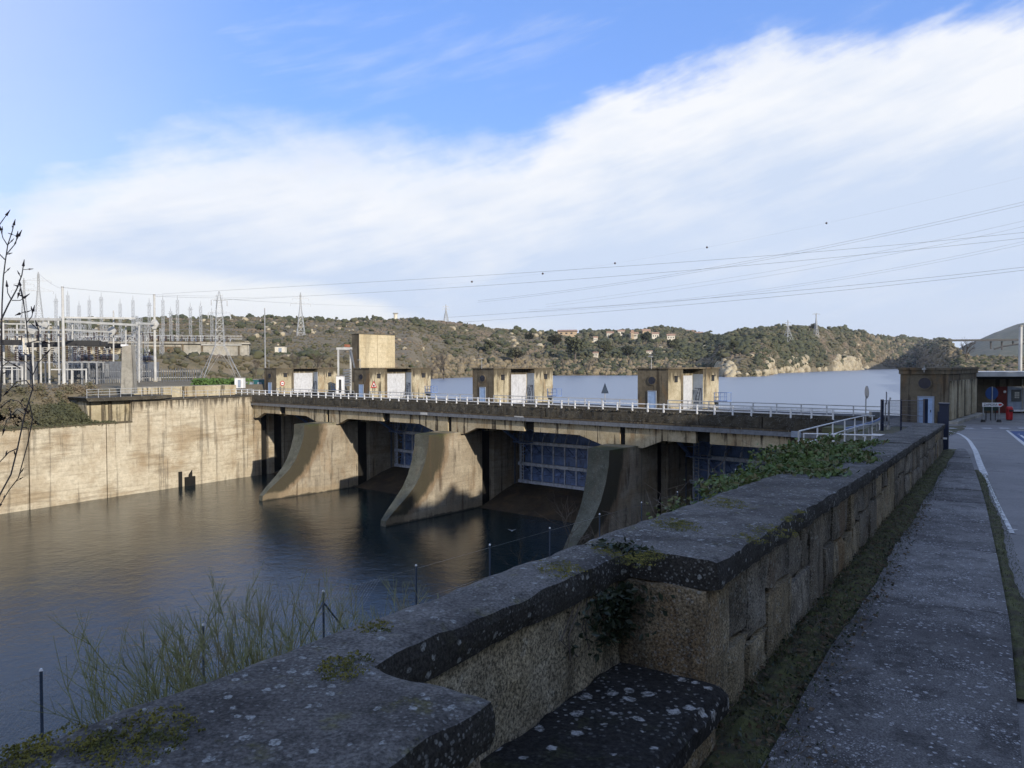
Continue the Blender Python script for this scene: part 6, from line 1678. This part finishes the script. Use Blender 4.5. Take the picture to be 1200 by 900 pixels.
r = thing('planter', 'dark green low board behind the arrow sign', 'board', ((1162-600)/F*64, 64, -4.79)); part(M().box(-.68, .62, 0, .1, .85, 1.45), 'board', MT['green_dark'], r)
for x in (-.4, .0, .4): part(M().bar((x, .05, 0), (x, .05, .85), .05), 'leg', MT['black'], r)
r = thing('litter_bin', 'red litter bin standing beside the lodge door', 'bin', ((1183.5-600)/F*64, 64, -4.79))
part(M().cyl((0, 0, .08), (0, 0, 1.05), .25, .27, 16), 'body', MT['red'], r); part(M().cyl((0, 0, 1.05), (0, 0, 1.2), .28, .2, 16), 'lid', MT['red'], r); part(M().box(-.18, .18, -.285, -.25, .78, .92), 'slot', MT['black'], r); part(M().cyl((0, 0, 0), (0, 0, .08), .2, .2, 12), 'foot', MT['black'], r)

# unseen hill added right of the road, shaped to keep the near ground in shade
def hs_(a, b):
    s = -150+300*a; t = 11+150*b; Hs = 25-8*float(sm(s, 58, 82)); Hs *= 1-float(sm(s, 118, 150)); z = zg(s)-.03+Hs*float(sm(t, 11.5 if s < 66 else 16, 46))+6*float(sm(t, 60, 160))*(1-float(sm(s, 100, 140)))
    q = RD(s, t, z); q.z += .9*noise.noise(Vector((q.x*.07, q.y*.07, 0)))*min(1, (t-11)/8); return q
m = M(); m.grid(110, 60, hs_); solo(m, 'shade_hill', MT['grass'], kind='structure', recalc=False, smooth=True)
pp = []
for k in range(1500):
    q = hs_(random.random(), random.uniform(.03, 1)); pp.append((q.x, q.y, q.z+.3))
blobs('shade_hill_scrub', pp, rng.uniform(.6, 2.3, len(pp)), MT['oak'], (.6, .95), T1, F1)
# a white gull low over the water
gl = thing('gull', 'small white gull gliding low over the dark water', 'bird', P(600, 622, 60))
m = M(); m.tube([(-.02, -.12, 0), (0, -.04, .01), (0, .05, .015), (0, .14, 0)], .02, 8, .02); part(m, 'body', MT['white'], gl)
for s_ in (-1, 1):
    m = M(); m.prism([(0, -.04), (.14, -.06), (.31, .03), (.15, .03), (0, .05)], -.008, .008, lambda a, b, c: Vector((s_*a, b, .02+c+a*.3))); part(m, 'wing', MT['white_steel'], gl)

# ------------------------------------------------------------------ overhead lines
def line(name, pts, D0, D1, lab, r=.035, balls=()):
    xs = [p[0] for p in pts]; co = np.polyfit(xs, [p[1] for p in pts], min(3, len(pts)-1)); m = M(); q = []
    lo, hi = xs[0], xs[-1]
    def W3(px):
        f = (px-lo)/(hi-lo); return P(px, float(np.polyval(co, px)), 1/((1-f)/D0+f/D1))
    for i in range(46): q.append(W3(lo+(hi-lo)*i/45))
    m.tube(q, r*1.5, 4, r*.75); rt_ = thing(name, lab, 'power line', q[0], 0, 'overhead power lines'); part(m, 'cable', MT['wire'], rt_, True, recalc=False)
    for px in balls:
        c = W3(px); D_ = c.y; s_ = 1.2/F*D_; bm = M(); 
        for j in range(6): bm.cyl(c+Vector((0, 0, s_*math.cos(PI*j/6))), c+Vector((0, 0, s_*math.cos(PI*(j+1)/6))), max(.001, s_*math.sin(PI*j/6)), max(.001, s_*math.sin(PI*(j+1)/6)), 8, False)
        part(bm, 'marker_ball', MT['ball'], rt_, True, recalc=False)
L = [([(190, 345), (320, 335.5), (500, 327.7), (700, 314), (900, 299.5), (1050, 287), (1200, 272), (1330, 258)], 'power line crossing the whole sky, uppermost at the far left', .035),
     ([(250, 352), (400, 345), (500, 339), (700, 325), (900, 308.7), (1050, 295), (1200, 279), (1330, 264)], 'power line just below the uppermost long one', .035),
     ([(560, 352), (700, 336), (800, 319), (900, 301), (1050, 271), (1200, 236.5), (1330, 205)], 'steepest power line, leaving the picture highest on the right', .028),
     ([(560, 354), (700, 338), (800, 321), (900, 303.5), (1050, 274), (1200, 240), (1330, 209)], 'twin of the steepest power line, just under it', .028),
     ([(640, 357), (800, 333), (900, 319), (1050, 292), (1200, 257.5), (1330, 226)], 'third steep power line from the top at the right edge', .022),
     ([(640, 360), (800, 337), (900, 324), (1050, 298), (1200, 264), (1330, 233)], 'fourth power line from the top at the right edge', .022),
     ([(620, 363), (800, 350), (900, 338.5), (1050, 314), (1200, 282.5), (1330, 252)], 'faint power line above the lowest pair', .022),
     ([(620, 366), (800, 352), (900, 341), (1050, 317), (1200, 285.5), (1330, 256)], 'faint twin line just above the lowest pair', .022),
     ([(525, 372), (700, 359.5), (900, 343.7), (1050, 329), (1200, 313), (1330, 297)], 'upper line of the dark lowest pair reaching the ridge pylon', .04),
     ([(525, 379), (700, 365), (900, 349.5), (1050, 333.5), (1200, 316), (1330, 300)], 'lowest power line of all, dark, reaching the ridge pylon', .04)]
for pts, lab, r_ in L: line('power_line', pts, 420, 150, lab, r_)
line('marked_line', [(500, 334), (553, 331), (636, 321), (720.7, 308.5), (828.5, 289), (968.5, 261.5), (1100, 232), (1330, 175)], 420, 150, 'hair-thin earth wire carrying five dark marker balls', .008, (553, 636, 720.7, 828.5, 968.5))
for a, b, D0_, D1_, lab in (((47, 322), (75, 339), 330, 124, 'short line from the double-arm pylon to the thick white pole'), ((75, 337), (258, 347), 124, 150, 'thin line from the thick pole to the lattice pylon'),
                          ((182, 347), (353, 346), 150, 420, 'thin line from the right switchyard pole towards the ridge pylon'), ((258, 350), (525, 360), 150, 735, 'thin line from the large pylon over the left ridge')):
    mid = ((a[0]+b[0])/2, (a[1]+b[1])/2+2.5); line('power_line', [a, mid, b], D0_, D1_, lab, .02)

# ------------------------------------------------------------------ the air
hzm = bpy.data.materials.new('haze'); hzm.use_nodes = True; hn = hzm.node_tree; hn.nodes.clear()
vo = hn.nodes.new('ShaderNodeVolumePrincipled'); vo.inputs['Density'].default_value = 0.00006; vo.inputs['Color'].default_value = (.80, .88, 1.0, 1); vo.inputs['Anisotropy'].default_value = 0.0
ho = hn.nodes.new('ShaderNodeOutputMaterial'); hn.links.new(vo.outputs[0], ho.inputs['Volume'])
hb = solo(M().box(-9600, 9600, -9600, 9600, -22, 430), 'haze', hzm, kind='stuff')
